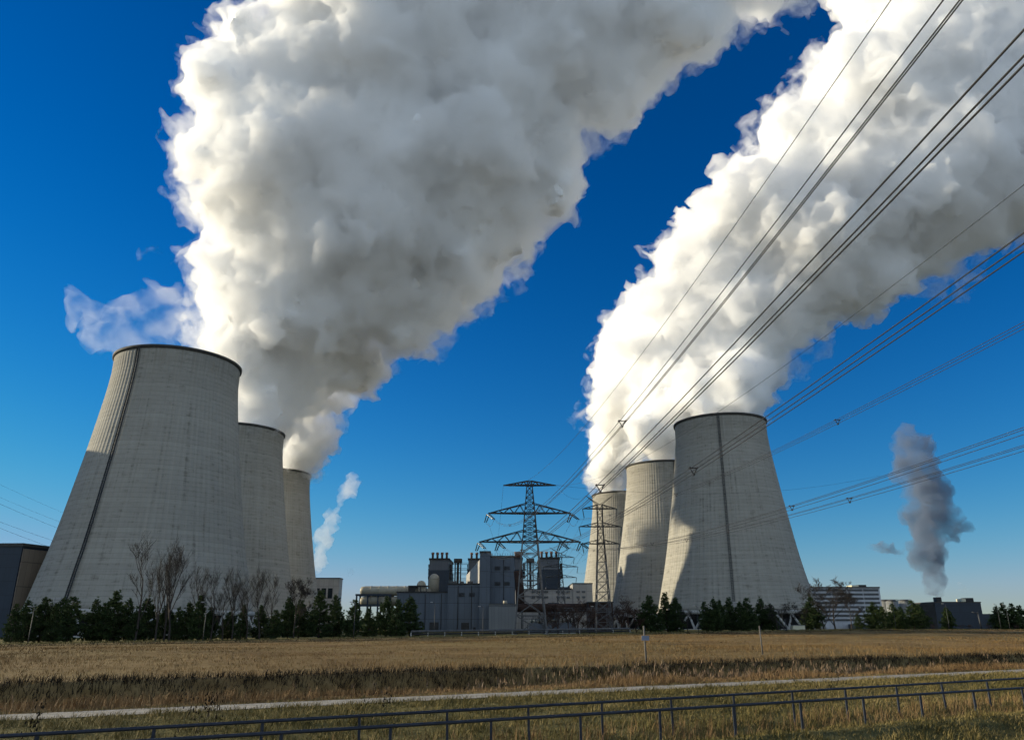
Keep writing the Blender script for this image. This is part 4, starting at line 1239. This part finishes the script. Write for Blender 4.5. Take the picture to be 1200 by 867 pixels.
span((P1[0] - 8.2, P1[1], zP1 + 44.4), (xcol(577, 560, 50), 560, zrow(660, 560)), 8, .03, 'thin wire falling from the big pylon top arm behind the blue hall')
span((P1[0] + 8.2, P1[1], zP1 + 44.4), (160, 330, 66), 5, .03, 'thin wire from the big pylon passing across the steam to the right')
for k, (o_, z_) in enumerate(((-12.9, 35.7), (12.9, 35.7), (-15.6, 27.0), (15.6, 27.0))):
    w_ = ('left end of the middle arm', 'right end of the middle arm', 'left end of the lowest arm', 'right end of the lowest arm')[k]
    span((P1[0] + o_, P1[1] + 3.4, zP1 + z_ - 2.6), (s2[0] - 30 + 3 * k, 420, 33 + 2 * (k < 2) + z_ * .1), 7, .03, f'slack wire running back from the {w_} of the big pylon')
for k, (ya, yb, lb) in enumerate(((566, 603, 'highest thin wire left of the largest tower'), (580, 612, 'second thin wire from the top left of the largest tower'), (588, 621, 'thickest middle wire left of the largest tower'), (607, 632, 'fourth wire down left of the largest tower'), (615, 643, 'lowest wire left of the largest tower, just above the hall'))):
    a = W(-60, ya - (yb - ya) * .75, 385 + 4 * k); b = W(150, yb + 28, 470 + 4 * k)
    span(a, b, 1.5, .055 if k in (2, 3, 4) else .035, lb, 'wires crossing the sky at far left')

# ------------------------------------------------------------------ railings
def railing(label, f, pxs_post, h=1.1):
    """f(x) gives Y for X along the rail; posts listed by their picture column"""
    t = empty('railing', (0, 0, 0)); tag(t, label, 'railing', 'steel railings')
    def at_px(px):
        Y = 30.0
        for _ in range(60):
            X = xcol(px, Y, 1.1); Y = .5 * Y + .5 * f(X)
        return X, Y
    ps = [at_px(p) for p in pxs_post]
    ps = [(x, y) for x, y in ps]
    rail = [(x, y, 1.1) for x, y in ps]
    a = Vector(rail[0]); b = Vector(rail[-1]); d_ = (b - a).normalized()
    rail = [tuple(a - d_ * 9)] + rail + [tuple(b + d_ * 12)]
    MB().tube(rail, .045, 10).build('rail', M['railing'], t)
    for (x, y) in ps:
        z0 = gz(x, y) - .3
        p = MB()
        p.box(x - .035, x + .035, y - .035, y + .035, z0, 1.07)
        po = p.build('post', M['railing'], t)
        po.data.transform(Matrix.Translation((x, y, 1.07)) @ Matrix.Rotation(R(random.uniform(-1.6, 1.6)), 4, 'Y') @ Matrix.Rotation(R(random.uniform(-1.2, 1.2)), 4, 'X') @ Matrix.Translation((-x, -y, -1.07)))
far_posts = [44, 181, 308, 421.5, 524, 619, 705, 786, 859.5, 928, 990, 1050, 1103, 1156, 1204, 1250]
near_posts = [196, 330, 458, 575.5, 680, 773, 859, 937.5, 1011, 1078, 1140, 1197, 1250]
railing('farther blue grey pipe railing, the upper of two rails in view', lambda X: 26.55 + .575 * X, far_posts)
railing('nearer blue grey pipe railing, the lower of two rails in view', lambda X: 23.3 + .535 * X, near_posts)

# ------------------------------------------------------------------ posts and lamps
def marker_post(px, ytop, ybot, Y, label, plate=False):
    X = xcol(px, Y, 1.5); zb = gz(X, Y); zt = zrow(ytop, Y)
    t = empty('marker_post', (X, Y, zb)); tag(t, label, 'post')
    MB().tube([(0, 0, -.3), (-.07, 0, zt - zb)], [.085, .075], 8).build('post', M['wood'], t)
    if plate: MB().box(-.3, .3, -.16, -.09, zrow(750, Y) - zb, zrow(744.5, Y) - zb).build('plate', M['sign'], t)
marker_post(757, 733, 790, 66, 'leaning grey post with a small plate in the field', True)
marker_post(893, 733, 768, 88, 'bare grey post in the field right of the one with a plate')

def lamp(px, ytop, t, label, arm=0.9, head=True, Y=None, double=False):
    if Y is None: X, Y = on_row(px, t)
    else: X = xcol(px, Y, 3)
    zb = gz(X, Y); zt = zrow(ytop, Y) - zb
    e = empty('street_lamp', (X, Y, zb)); tag(e, label, 'street lamp', 'street lamps along the plant road')
    MB().tube([(0, 0, -.2), (0, 0, zt * .3), (0, 0, zt)], [.10, .08, .055], 8).build('pole', M['pole'], e)
    for sx in ((-1, 1) if double else (-1,)):
        MB().tube([(0, 0, zt - .1), (sx * arm * .6, 0, zt + .1), (sx * arm, 0, zt + .15)], .05, 6).build('arm', M['pole'], e)
        MB().box(sx * arm - .45, sx * arm + .25, -.16, .16, zt + .08, zt + .26).build('lamp_head', M['lamp'], e)
lamps = [(36, 711, 186, 'street lamp in front of the pines below the largest tower'),
         (239.5, 706, 186, 'street lamp before the bare trees right of the largest tower'),
         (415, 706, 186, 'street lamp in front of the pines by the cream ducts'),
         (509, 706, 212, 'street lamp against the long blue hall'),
         (566, 711, 187, 'street lamp left of the grey annex'),
         (699, 711, 187, 'street lamp below the slim pylon'),
         (768, 710, 206, 'street lamp between pines below the middle right tower'),
         (818.5, 710, 189, 'street lamp in the gap between the two pine groups on the right'),
         (914, 716, 196, 'lower street lamp right of the right hand pine row'),
         (918, 710, 215, 'taller street lamp behind the cream cabin'),
         (1014, 712, 196, 'street lamp in front of the office block end'),
         (1050, 708, 189, 'street lamp by the storage tanks'),
         (1112.5, 707.5, 189, 'street lamp in front of the dark hall'),
         (1173, 708, 189, 'street lamp near the right edge, left of two'),
         (1183.5, 708.5, 189, 'street lamp nearest the right edge')]
for a in lamps: lamp(*a)
# the leaning forked pole
X, Y_ = on_row(1150, 189); zb = gz(X, Y_); zt = zrow(717, Y_) - zb
e = empty('forked_pole', (X, Y_, zb)); tag(e, 'short pole with a side arm right of the dark hall', 'pole')
MB().tube([(0, 0, -.2), (-.3, 0, zt)], [.3, .26], 8).build('pole', M['pole'], e)
MB().tube([(-.3, 0, zt - .6), (-2.6, 0, zt + .1)], .22, 8).build('arm', M['pole'], e)
X, Y_ = on_row(922, 189); zb = gz(X, Y_)
e = empty('propped_pole', (X, Y_, zb)); tag(e, 'braced grey pole beside the cream cabin', 'pole')
MB().tube([(0, 0, -.2), (-.4, 0, zrow(725, Y_) - zb)], [.2, .15], 8).build('pole', M['pole'], e)
MB().tube([(.2, 0, -.2), (-3.0, .3, zrow(727, Y_) - zb)], .14, 8).build('brace', M['pole'], e)

# ------------------------------------------------------------------ trees
def tris_mesh(name, V, attr, m):
    n = len(V) // 3
    return np_mesh(name, V, np.arange(n * 3), 3, m, attr)

def pine_meshes(seed, h, wr):
    """returns trunk mesh, crown mesh of a black pine: height h, half width wr"""
    r = np.random.default_rng(seed)
    tr = MB()
    bend = r.uniform(-.03, .03, 2) * h
    pts = [(bend[0] * f * f, bend[1] * f * f, h * f) for f in np.linspace(-.03, .97, 9)]
    tr.tube(pts, list(np.linspace(.019 * h, .004 * h, 9)), 7)
    V = []; A = []
    nw = int(13 + h * .8)
    for w in range(nw):
        f = 0.07 + 0.91 * (w + r.uniform(-.3, .3)) / (nw - 1)
        f = min(max(f, .05), .985)
        shape = (1 - f) ** 0.85 * (0.55 + 0.45 * min(1, f / .25)) 
        nb = int(r.integers(6, 10)) if f < .85 else 5
        for b in range(nb):
            if r.random() < .12: continue
            a = r.uniform(0, 2 * math.pi)
            L = wr * shape * r.uniform(.62, 1.18) * 1.25 + .15
            base = np.array([bend[0] * f * f, bend[1] * f * f, h * f])
            d = np.array([math.cos(a), math.sin(a), 0.0])
            up = r.uniform(.0, .35) + .5 * f
            nc = max(2, int(L / .33))
            ends = []
            for c in range(nc):
                g = 0.18 + .82 * (c + .5) / nc
                p = base + d * L * g + np.array([0, 0, up * L * g * g * .8 - .05 * L * g])
                ends.append(p)
                ns = 2 if g > .45 else 1
                for s_ in range(ns):
                    q = p + r.normal(0, .13, 3) * (1 + .06 * h)
                    shade = r.uniform(0, 1)
                    nn = 9
                    dirs = r.normal(0, 1, (nn, 3)) + d * .8 + np.array([0, 0, .7])
                    dirs /= np.linalg.norm(dirs, axis=1)[:, None]
                    ln = r.uniform(.28, .55, nn) * (.8 + .02 * h)
                    sd = np.cross(dirs, r.normal(0, 1, (nn, 3))); sd /= np.linalg.norm(sd, axis=1)[:, None] + 1e-6
                    wd = r.uniform(.07, .15, nn)
                    t = np.stack([q + sd * wd[:, None], q - sd * wd[:, None], q + dirs * ln[:, None]], 1)
                    V.append(t.reshape(-1, 3)); A.append(np.full(nn * 3, shade) + r.uniform(-.15, .15, nn * 3))
            if L > .6:
                tr.bar(base, ends[-1], .025 + .006 * h * (1 - f))
    return tr.mesh('trunk', M['bark']), tris_mesh('crown', np.concatenate(V), np.concatenate(A), M['needle'])

def bare_meshes(seed, h, spread=.5, levels=4, first=.22, m='bark'):
    rr = random.Random(seed)
    limb = MB(); twig = MB()
    def grow(p, d, L, r0, lev, f=0):
        n = 4 if lev < 2 else 3
        pts = [p]; rs = [r0]
        q = p.copy(); dd = d.copy()
        for i in range(n):
            dd = (dd + Vector((rr.gauss(0, .09), rr.gauss(0, .09), rr.gauss(.05, .06)))).normalized()
            q = q + dd * (L / n); pts.append(q.copy()); rs.append(max(.032, r0 * (1 - .55 * (i + 1) / n)))
        (limb if lev < 2 else twig).tube(pts, rs, 6 if lev < 2 else 3, caps=False)
        if lev >= levels: return
        k = rr.randint(4, 6) if lev == 0 else rr.randint(3, 5)
        for j in range(k):
            ff = rr.uniform(.3, 1.0) if lev > 0 else rr.uniform(first, 1.0)
            idx = min(n - 1, int(ff * n)); pp = pts[idx].lerp(pts[idx + 1], ff * n - idx)
            ax = Vector((rr.gauss(0, 1), rr.gauss(0, 1), rr.gauss(0, .25))).normalized()
            nd = (dd * (1 - spread) + ax * spread + Vector((0, 0, .28))).normalized()
            grow(pp, nd, L * rr.uniform(.46, .70) * (1.25 - .45 * ff if lev == 0 else 1), rs[idx] * .58, lev + 1)
    grow(Vector((0, 0, -.2)), Vector((rr.uniform(-.05, .05), rr.uniform(-.05, .05), 1)).normalized(), h * .74, .016 * h + .04, 0)
    # a leader at the top
    return limb.mesh('trunk', M[m]), twig.mesh('crown', M['twig' if m == 'bark' else m])

PINE = [pine_meshes(100 + i, 10.0, w) for i, w in enumerate((2.6, 3.0, 3.4, 2.3, 2.9))]
BARE = [bare_meshes(200 + i, 20.0, sp) for i, sp in enumerate((.5, .38, .52, .46))]
BARE_W = [bare_meshes(300 + i, 12.0, .62, levels=5, first=.12) for i in range(3)]
BUSH = [bare_meshes(400 + i, 7.0, .66, levels=4, first=.05, m='bark_red') for i in range(3)]

def tree(kind, var, px, ytop, t, label, cat, group, wide=1.0, name='pine_tree', seed=0):
    X, Y = on_row(px, t); zb = gz(X, Y)
    h = max(2.0, zrow(ytop, Y) - zb) * (1.1 if kind == 'pine' else 1.0)
    ref = {'pine': 10.0, 'bare': 19.5, 'wide': 12.5, 'bush': 7.4}[kind]
    src = {'pine': PINE, 'bare': BARE, 'wide': BARE_W, 'bush': BUSH}[kind][var]
    rr = random.Random(int(px * 7 + ytop))
    o = empty(name, (X, Y, zb - .05), rr.uniform(0, 6.28))
    k = h / ref
    o.scale = (k * wide, k * wide, k)
    tag(o, label, cat, group)
    link('trunk', src[0], o); link('crown', src[1], o)
    return o

ORD = ['first', 'second', 'third', 'fourth', 'fifth', 'sixth', 'seventh', 'eighth', 'ninth', 'tenth', 'eleventh', 'twelfth', 'thirteenth', 'fourteenth', 'fifteenth', 'sixteenth', 'seventeenth', 'eighteenth', 'nineteenth', 'twentieth', 'twenty-first', 'twenty-second', 'twenty-third', 'twenty-fourth', 'twenty-fifth', 'twenty-sixth', 'twenty-seventh', 'twenty-eighth', 'twenty-ninth', 'thirtieth']
lp_px = [(16, 712), (29, 708), (48, 705.5), (62, 712), (70, 705.5), (81, 704.5), (110, 707), (121, 710), (132, 699.5), (147, 706), (160, 714), (171, 706), (193, 712), (208, 716), (220, 710.5), (233, 703), (246, 715), (268, 720), (283, 713), (305, 713), (321, 718), (338, 704.5), (350, 707), (374, 698.5), (392, 702), (414, 707), (432, 716), (452, 703.5), (465, 707.5), (480, 704)]
for i, (px, y) in enumerate(lp_px):
    tree('pine', i % 5, px, y, 204 + (i * 37 % 5) * 2.2, f'dark pine, {ORD[i]} from the left in the row below the left towers', 'pine', 'pines in the row below the left cooling towers', wide=1.0 + .15 * (i % 3))
lb_px = [(160, 654, 'bare', 0, 'tallest bare tree in front of the largest tower, with wide limbs'), (184, 666, 'bare', 1, 'slender bare tree just right of the tallest bare tree'),
         (194, 662, 'bare', 1, 'tall narrow bare tree, left of a close pair'), (200, 658, 'bare', 3, 'tall narrow bare tree, right of a close pair'),
         (235, 679, 'bare', 3, 'bare tree behind the lamp post right of the largest tower'), (248, 684, 'bare', 0, 'bare tree just right of the lamp post by the largest tower'),
         (262, 689, 'bare', 2, 'low bare tree at the right foot of the largest tower'), (273, 682, 'bare', 1, 'bare tree where the largest tower meets the second tower'),
         (290, 682, 'bare', 2, 'bare tree at the left foot of the second left tower'), (305, 683, 'bare', 3, 'bare tree before the middle of the second left tower'),
         (319, 685, 'bare', 0, 'bare tree at the right foot of the second left tower'), (345, 688, 'wide', 0, 'broad crowned bare tree before the farthest left tower')]
for px, y, k, v, l in lb_px:
    tree(k, v, px, y, 202 + (px % 4), l, 'bare tree', 'leafless trees below the left towers', name='bare_tree', wide=.78)
rp_px = [(762, 702), (782, 700), (793, 704), (828, 708.5), (838, 705.5), (845, 707), (857, 705), (869, 708.5), (878, 704.5), (893, 705), (905, 711)]
for i, (px, y) in enumerate(rp_px):
    tree('pine', (i + 2) % 5, px, y, 207 + (i * 3 % 4) * 1.6, f'dark pine, {ORD[i]} from the left below the right towers', 'pine', 'pines below the right cooling towers', wide=1.15)
rr_px = [(953, 703, 'dark pine left of the big bare tree by the office block'), (945, 716, 'low pine against the foot of the front right tower'), (1007, 720, 'small pine at the right end of the office block'),
         (1026, 708.5, 'pine in front of the left storage tank'), (1037, 713, 'pine in front of the middle storage tank'), (1049, 710, 'pine in front of the right storage tank'), (1058, 714, 'low pine right of the storage tanks'),
         (1072, 707, 'tall pine before the grey end of the dark hall'), (1080, 711, 'pine touching the left corner of the dark hall'), (1112, 714, 'lone pine in front of the dark hall'),
         (1170, 713, 'pine near the right edge, leftmost of its cluster'), (1180, 710, 'pine second in the cluster near the right edge'), (1189, 710, 'tallest pine of the cluster near the right edge'), (1199, 712, 'pine cut by the right edge of the view')]
for i, (px, y, l) in enumerate(rr_px):
    tree('pine', (i * 2 + 1) % 5, px, y, 206 + (i % 3) * 2, l, 'pine', 'pines around the far right buildings', wide=1.3)
for px, y, k, v, l in [(979, 683, 'wide', 1, 'big bare tree with dense crown in front of the office block'), (965, 692, 'wide', 2, 'bare tree half hidden in the big one by the office block'), (998, 700, 'wide', 0, 'smaller bare tree right of the big one by the office block'),
                       (911, 711, 'wide', 2, 'low bare tree behind the lower street lamp'), (928, 708, 'wide', 1, 'low bare tree above the cream cabin'), (944, 716, 'wide', 0, 'low bare tree at the right foot of the front right tower'),
                       (806, 716, 'wide', 1, 'thin bare tree between the two pine groups on the right')]:
    tree(k, v, px, y, 203, l, 'bare tree', 'leafless trees on the right', name='bare_tree', wide=1.05)
for i, (px, y) in enumerate([(641, 711), (654, 709), (667, 711), (678, 707), (690, 712), (728, 708), (737, 704), (746, 710), (754, 714)]):
    tree('bush', i % 3, px, y, 209 + i % 2, f'brown leafless bush, {ORD[i]} from the left around the slim pylon', 'bush', 'brown bushes around the slim pylon', name='bush', wide=1.25)
for i, px in enumerate((1092, 1128, 1136, 1160, 1194)):
    tree('bush', i % 3, px, 731.5, 201, f'low brown bush, {ORD[i]} from the left in front of the dark hall', 'bush', 'low bushes before the dark hall', name='bush', wide=1.6)

# far wooded skyline so the horizon does not end bare
V = []; A = []
r_ = np.random.default_rng(5)
for i in range(5200):
    px = r_.uniform(-500, 1900); Y = 1500 + r_.uniform(0, 260)
    X = (px - 600) / 900 * Y * CP; zt = r_.uniform(9, 17) * (.8 + .25 * math.sin(px * .02))
    n = 7
    q = np.stack([X + r_.normal(0, 7, n), Y + r_.normal(0, 7, n), 2 + r_.uniform(0, 1, n) ** .8 * zt], 1)
    d = r_.normal(0, 1, (n, 3)); d /= np.linalg.norm(d, axis=1)[:, None]
    e = np.cross(d, r_.normal(0, 1, (n, 3))); e /= np.linalg.norm(e, axis=1)[:, None]
    sz = r_.uniform(2, 4.5, n)[:, None]
    V.append(np.stack([q + d * sz, q - d * sz * .5 + e * sz, q - d * sz * .5 - e * sz], 1).reshape(-1, 3)); A.append(np.repeat(r_.uniform(0, 1, n), 3))
tag(link('forest', tris_mesh('forest', np.concatenate(V), np.concatenate(A), M['needle'])), 'dark line of distant woods on the horizon', 'forest', kind='stuff')

# ------------------------------------------------------------------ grass
def blades(name, m, P, h, w, lean, rgen, label, shade=None, seg=2):
    """one triangle-tipped blade per point, leaning; wind bends all a little to the right"""
    n = len(P)
    a = rgen.uniform(0, 2 * math.pi, n)
    side = np.stack([np.cos(a), np.sin(a), np.zeros(n)], 1)
    ld = np.stack([rgen.normal(.25, .6, n), rgen.normal(-.1, .6, n), np.zeros(n)], 1) * lean
    hh = h[:, None]; ww = w[:, None]
    up = np.array([0, 0, 1.0])
    b0 = P - side * ww * .5; b1 = P + side * ww * .5
    mid = P + up * hh * .55 + ld * hh * .35
    m0 = mid - side * ww * .35; m1 = mid + side * ww * .35
    tip = P + up * hh * (1 - .25 * np.linalg.norm(ld, axis=1)[:, None]) + ld * hh
    V = np.stack([b0, b1, m1, m0, tip], 1).reshape(-1, 3)
    k = np.arange(n)[:, None] * 5
    F = np.concatenate([k + 0, k + 1, k + 2, k + 0, k + 2, k + 3, k + 3, k + 2, k + 4], 1).reshape(-1)
    sh = rgen.uniform(0, 1, n) if shade is None else shade
    me = np_mesh(name, V, F, 3, m, np.repeat(sh, 5))
    return tag(link(name, me), label, 'grass', kind='stuff')

def in_frame(x, y, pad=60):
    d = y * CP - H * SP
    px = 600 + 900 * x / np.maximum(d, .1)
    return (px > -pad) & (px < 1200 + pad) & (d > 3)

def scatter(n, s0, s1, t0, t1, rgen, cl=0.0, clr=.25):
    s = rgen.uniform(s0, s1, n); t = rgen.uniform(t0, t1, n)
    x, y = xy_of(s, t)
    k = in_frame(x, y)
    x, y = x[k], y[k]
    if cl:
        m = int(cl)
        x = np.repeat(x, m) + rgen.normal(0, clr, len(x) * m); y = np.repeat(y, m) + rgen.normal(0, clr, len(y) * m)
    return x, y

g_ = np.random.default_rng(21)
# near green-brown turf on both sides of the railings
x, y = scatter(60000, -15, 110, 6, 38.4, g_, 7, .16)
t = t_of(x, y); k = (t < 37.8)
x, y = x[k], y[k]
P = np.stack([x, y, ground(x, y) - .02], 1)
hgt = g_.uniform(.08, .32, len(x)) * (.45 + .95 * np.clip(np.sin(x * 1.9 + np.sin(y * 1.3)) * np.sin(y * 1.6 + 1 + np.sin(x * .9)) + .35, 0, 1))
blades('short_grass', M['grass_near'], P, hgt, g_.uniform(.014, .03, len(x)), .75, g_, 'short green and straw coloured turf around the railings')
# longer dry stems in the dip between the railings
x, y = scatter(2600, -15, 110, 20.6, 24.5, g_, 6, .12)
P = np.stack([x, y, ground(x, y) - .02], 1)
blades('dry_stems', M['grass_tall'], P, g_.uniform(.3, .95, len(x)) * g_.uniform(.5, 1, len(x)), g_.uniform(.012, .022, len(x)), .4, g_, 'dry straw stems in the dip between the two railings')
# tall tan strip between path and ditch
x, y = scatter(9000, -60, 260, 41.5, 45.6, g_, 9, .2)
t = t_of(x, y); k = (t > 41.25)
x, y = x[k], y[k]; t = t[k]
P = np.stack([x, y, ground(x, y) - .03], 1)
hgt = g_.uniform(.3, .72, len(x)) * np.clip((t - 40.6) / 2.0, .35, 1) * (.75 + .4 * np.sin(x * .35 + 2 * np.sin(y * .21)))
blades('tall_grass', M['grass_tall'], P, np.abs(hgt), g_.uniform(.016, .034, len(x)), .45, g_, 'tall tan grass strip between path and ditch')
# ditch: tangle with the bank's shade in its colour, and reeds with plumes
x, y = scatter(26000, -60, 320, 46.2, 51.2, g_, 6, .25)
P = np.stack([x, y, ground(x, y) - .03], 1)
blades('ditch_grass', M['bank_grass'], P, g_.uniform(.15, .6, len(x)), g_.uniform(.02, .045, len(x)), .7, g_, 'tangled grass on the ditch banks, its colour darkened for shade')
s = np.concatenate([g_.normal(42, 9, 420), g_.normal(61, 5, 120), g_.uniform(-40, 160, 260)])
t = g_.uniform(45.6, 48.6, len(s)); x, y = xy_of(s, t)
P = np.stack([x, y, ground(x, y) - .05], 1)
hr = g_.uniform(1.2, 2.3, len(x))
P2 = np.concatenate([P] + [P + np.stack([g_.normal(0, .06, len(x)), g_.normal(0, .06, len(x)), hr * g_.uniform(.72, .9, len(x))], 1) for _ in range(5)])
h2 = np.concatenate([hr] + [g_.uniform(.22, .42, len(x)) for _ in range(5)])
w2 = np.concatenate([np.full(len(x), .028)] + [np.full(len(x), .05) for _ in range(5)])
blades('reed', M['reed'], P2, h2, w2, .35, g_, 'pale feathery reeds standing in the ditch')
# the wide field
def field(n, t0, t1, h0, h1, w0, w1, cl, clr, name, label, mm='grass_field'):
    x, y = scatter(n, -160, 560, t0, t1, g_, cl, clr)
    P = np.stack([x, y, ground(x, y) - .03], 1)
    patch = .55 + .5 * np.clip(np.sin(x * .06 + 1.5 * np.sin(y * .05)) + np.sin(y * .13 + x * .02), 0, 1.2)
    blades(name, M[mm], P, g_.uniform(h0, h1, len(x)) * patch, g_.uniform(w0, w1, len(x)), .5, g_, label)
field(32000, 50.6, 90, .2, .55, .02, .04, 7, .35, 'field_grass', 'dry brown grass of the near half of the field')
field(34000, 90, 180, .18, .45, .035, .08, 5, .6, 'field_grass', 'dry brown grass of the far half of the field')
field(9000, 176.5, 182.6, .2, .55, .06, .12, 5, .5, 'ditch_grass', 'roadside ditch grass beyond the field, coloured for shadow and dark soil', 'bank_grass')
field(7000, 183, 188, .2, .5, .06, .11, 4, .5, 'verge_grass', 'pale grass verge along the plant road', 'grass_near')
field(7000, 194, 203, .2, .5, .06, .12, 4, .6, 'verge_grass', 'grass bank in front of the tree row', 'grass_near')

# tall dead weeds with dark seed heads beside the path
px_ = np.concatenate([g_.uniform(55, 72, 10), g_.uniform(222, 275, 26), g_.uniform(430, 470, 10), g_.uniform(880, 1000, 26), g_.uniform(1040, 1180, 12)])
wx = []; wy = []
for p in px_:
    a_, b_ = on_row(float(p), float(g_.uniform(26, 36.5))); wx.append(a_); wy.append(b_)
wx = np.array(wx); wy = np.array(wy)
P = np.stack([wx, wy, ground(wx, wy) - .03], 1); hr = g_.uniform(.6, 1.25, len(wx))
hd = [P + np.stack([g_.normal(0, .07, len(wx)), g_.normal(0, .07, len(wx)), hr * g_.uniform(.55, .95, len(wx))], 1) for _ in range(6)]
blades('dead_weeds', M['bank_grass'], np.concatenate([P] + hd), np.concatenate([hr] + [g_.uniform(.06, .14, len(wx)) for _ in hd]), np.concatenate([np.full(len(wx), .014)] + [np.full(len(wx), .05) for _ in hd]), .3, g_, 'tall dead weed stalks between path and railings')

# tufts creeping over the path edges
for ta, tb in ((37.5, 38.5), (40.7, 41.6)):
    x, y = scatter(500, -60, 200, ta, tb, g_, 9, .14)
    P = np.stack([x, y, ground(x, y) + .01], 1)
    blades('edge_grass', M['grass_near'], P, g_.uniform(.08, .26, len(x)), g_.uniform(.016, .03, len(x)), .8, g_, 'ragged grass creeping over the path edge')
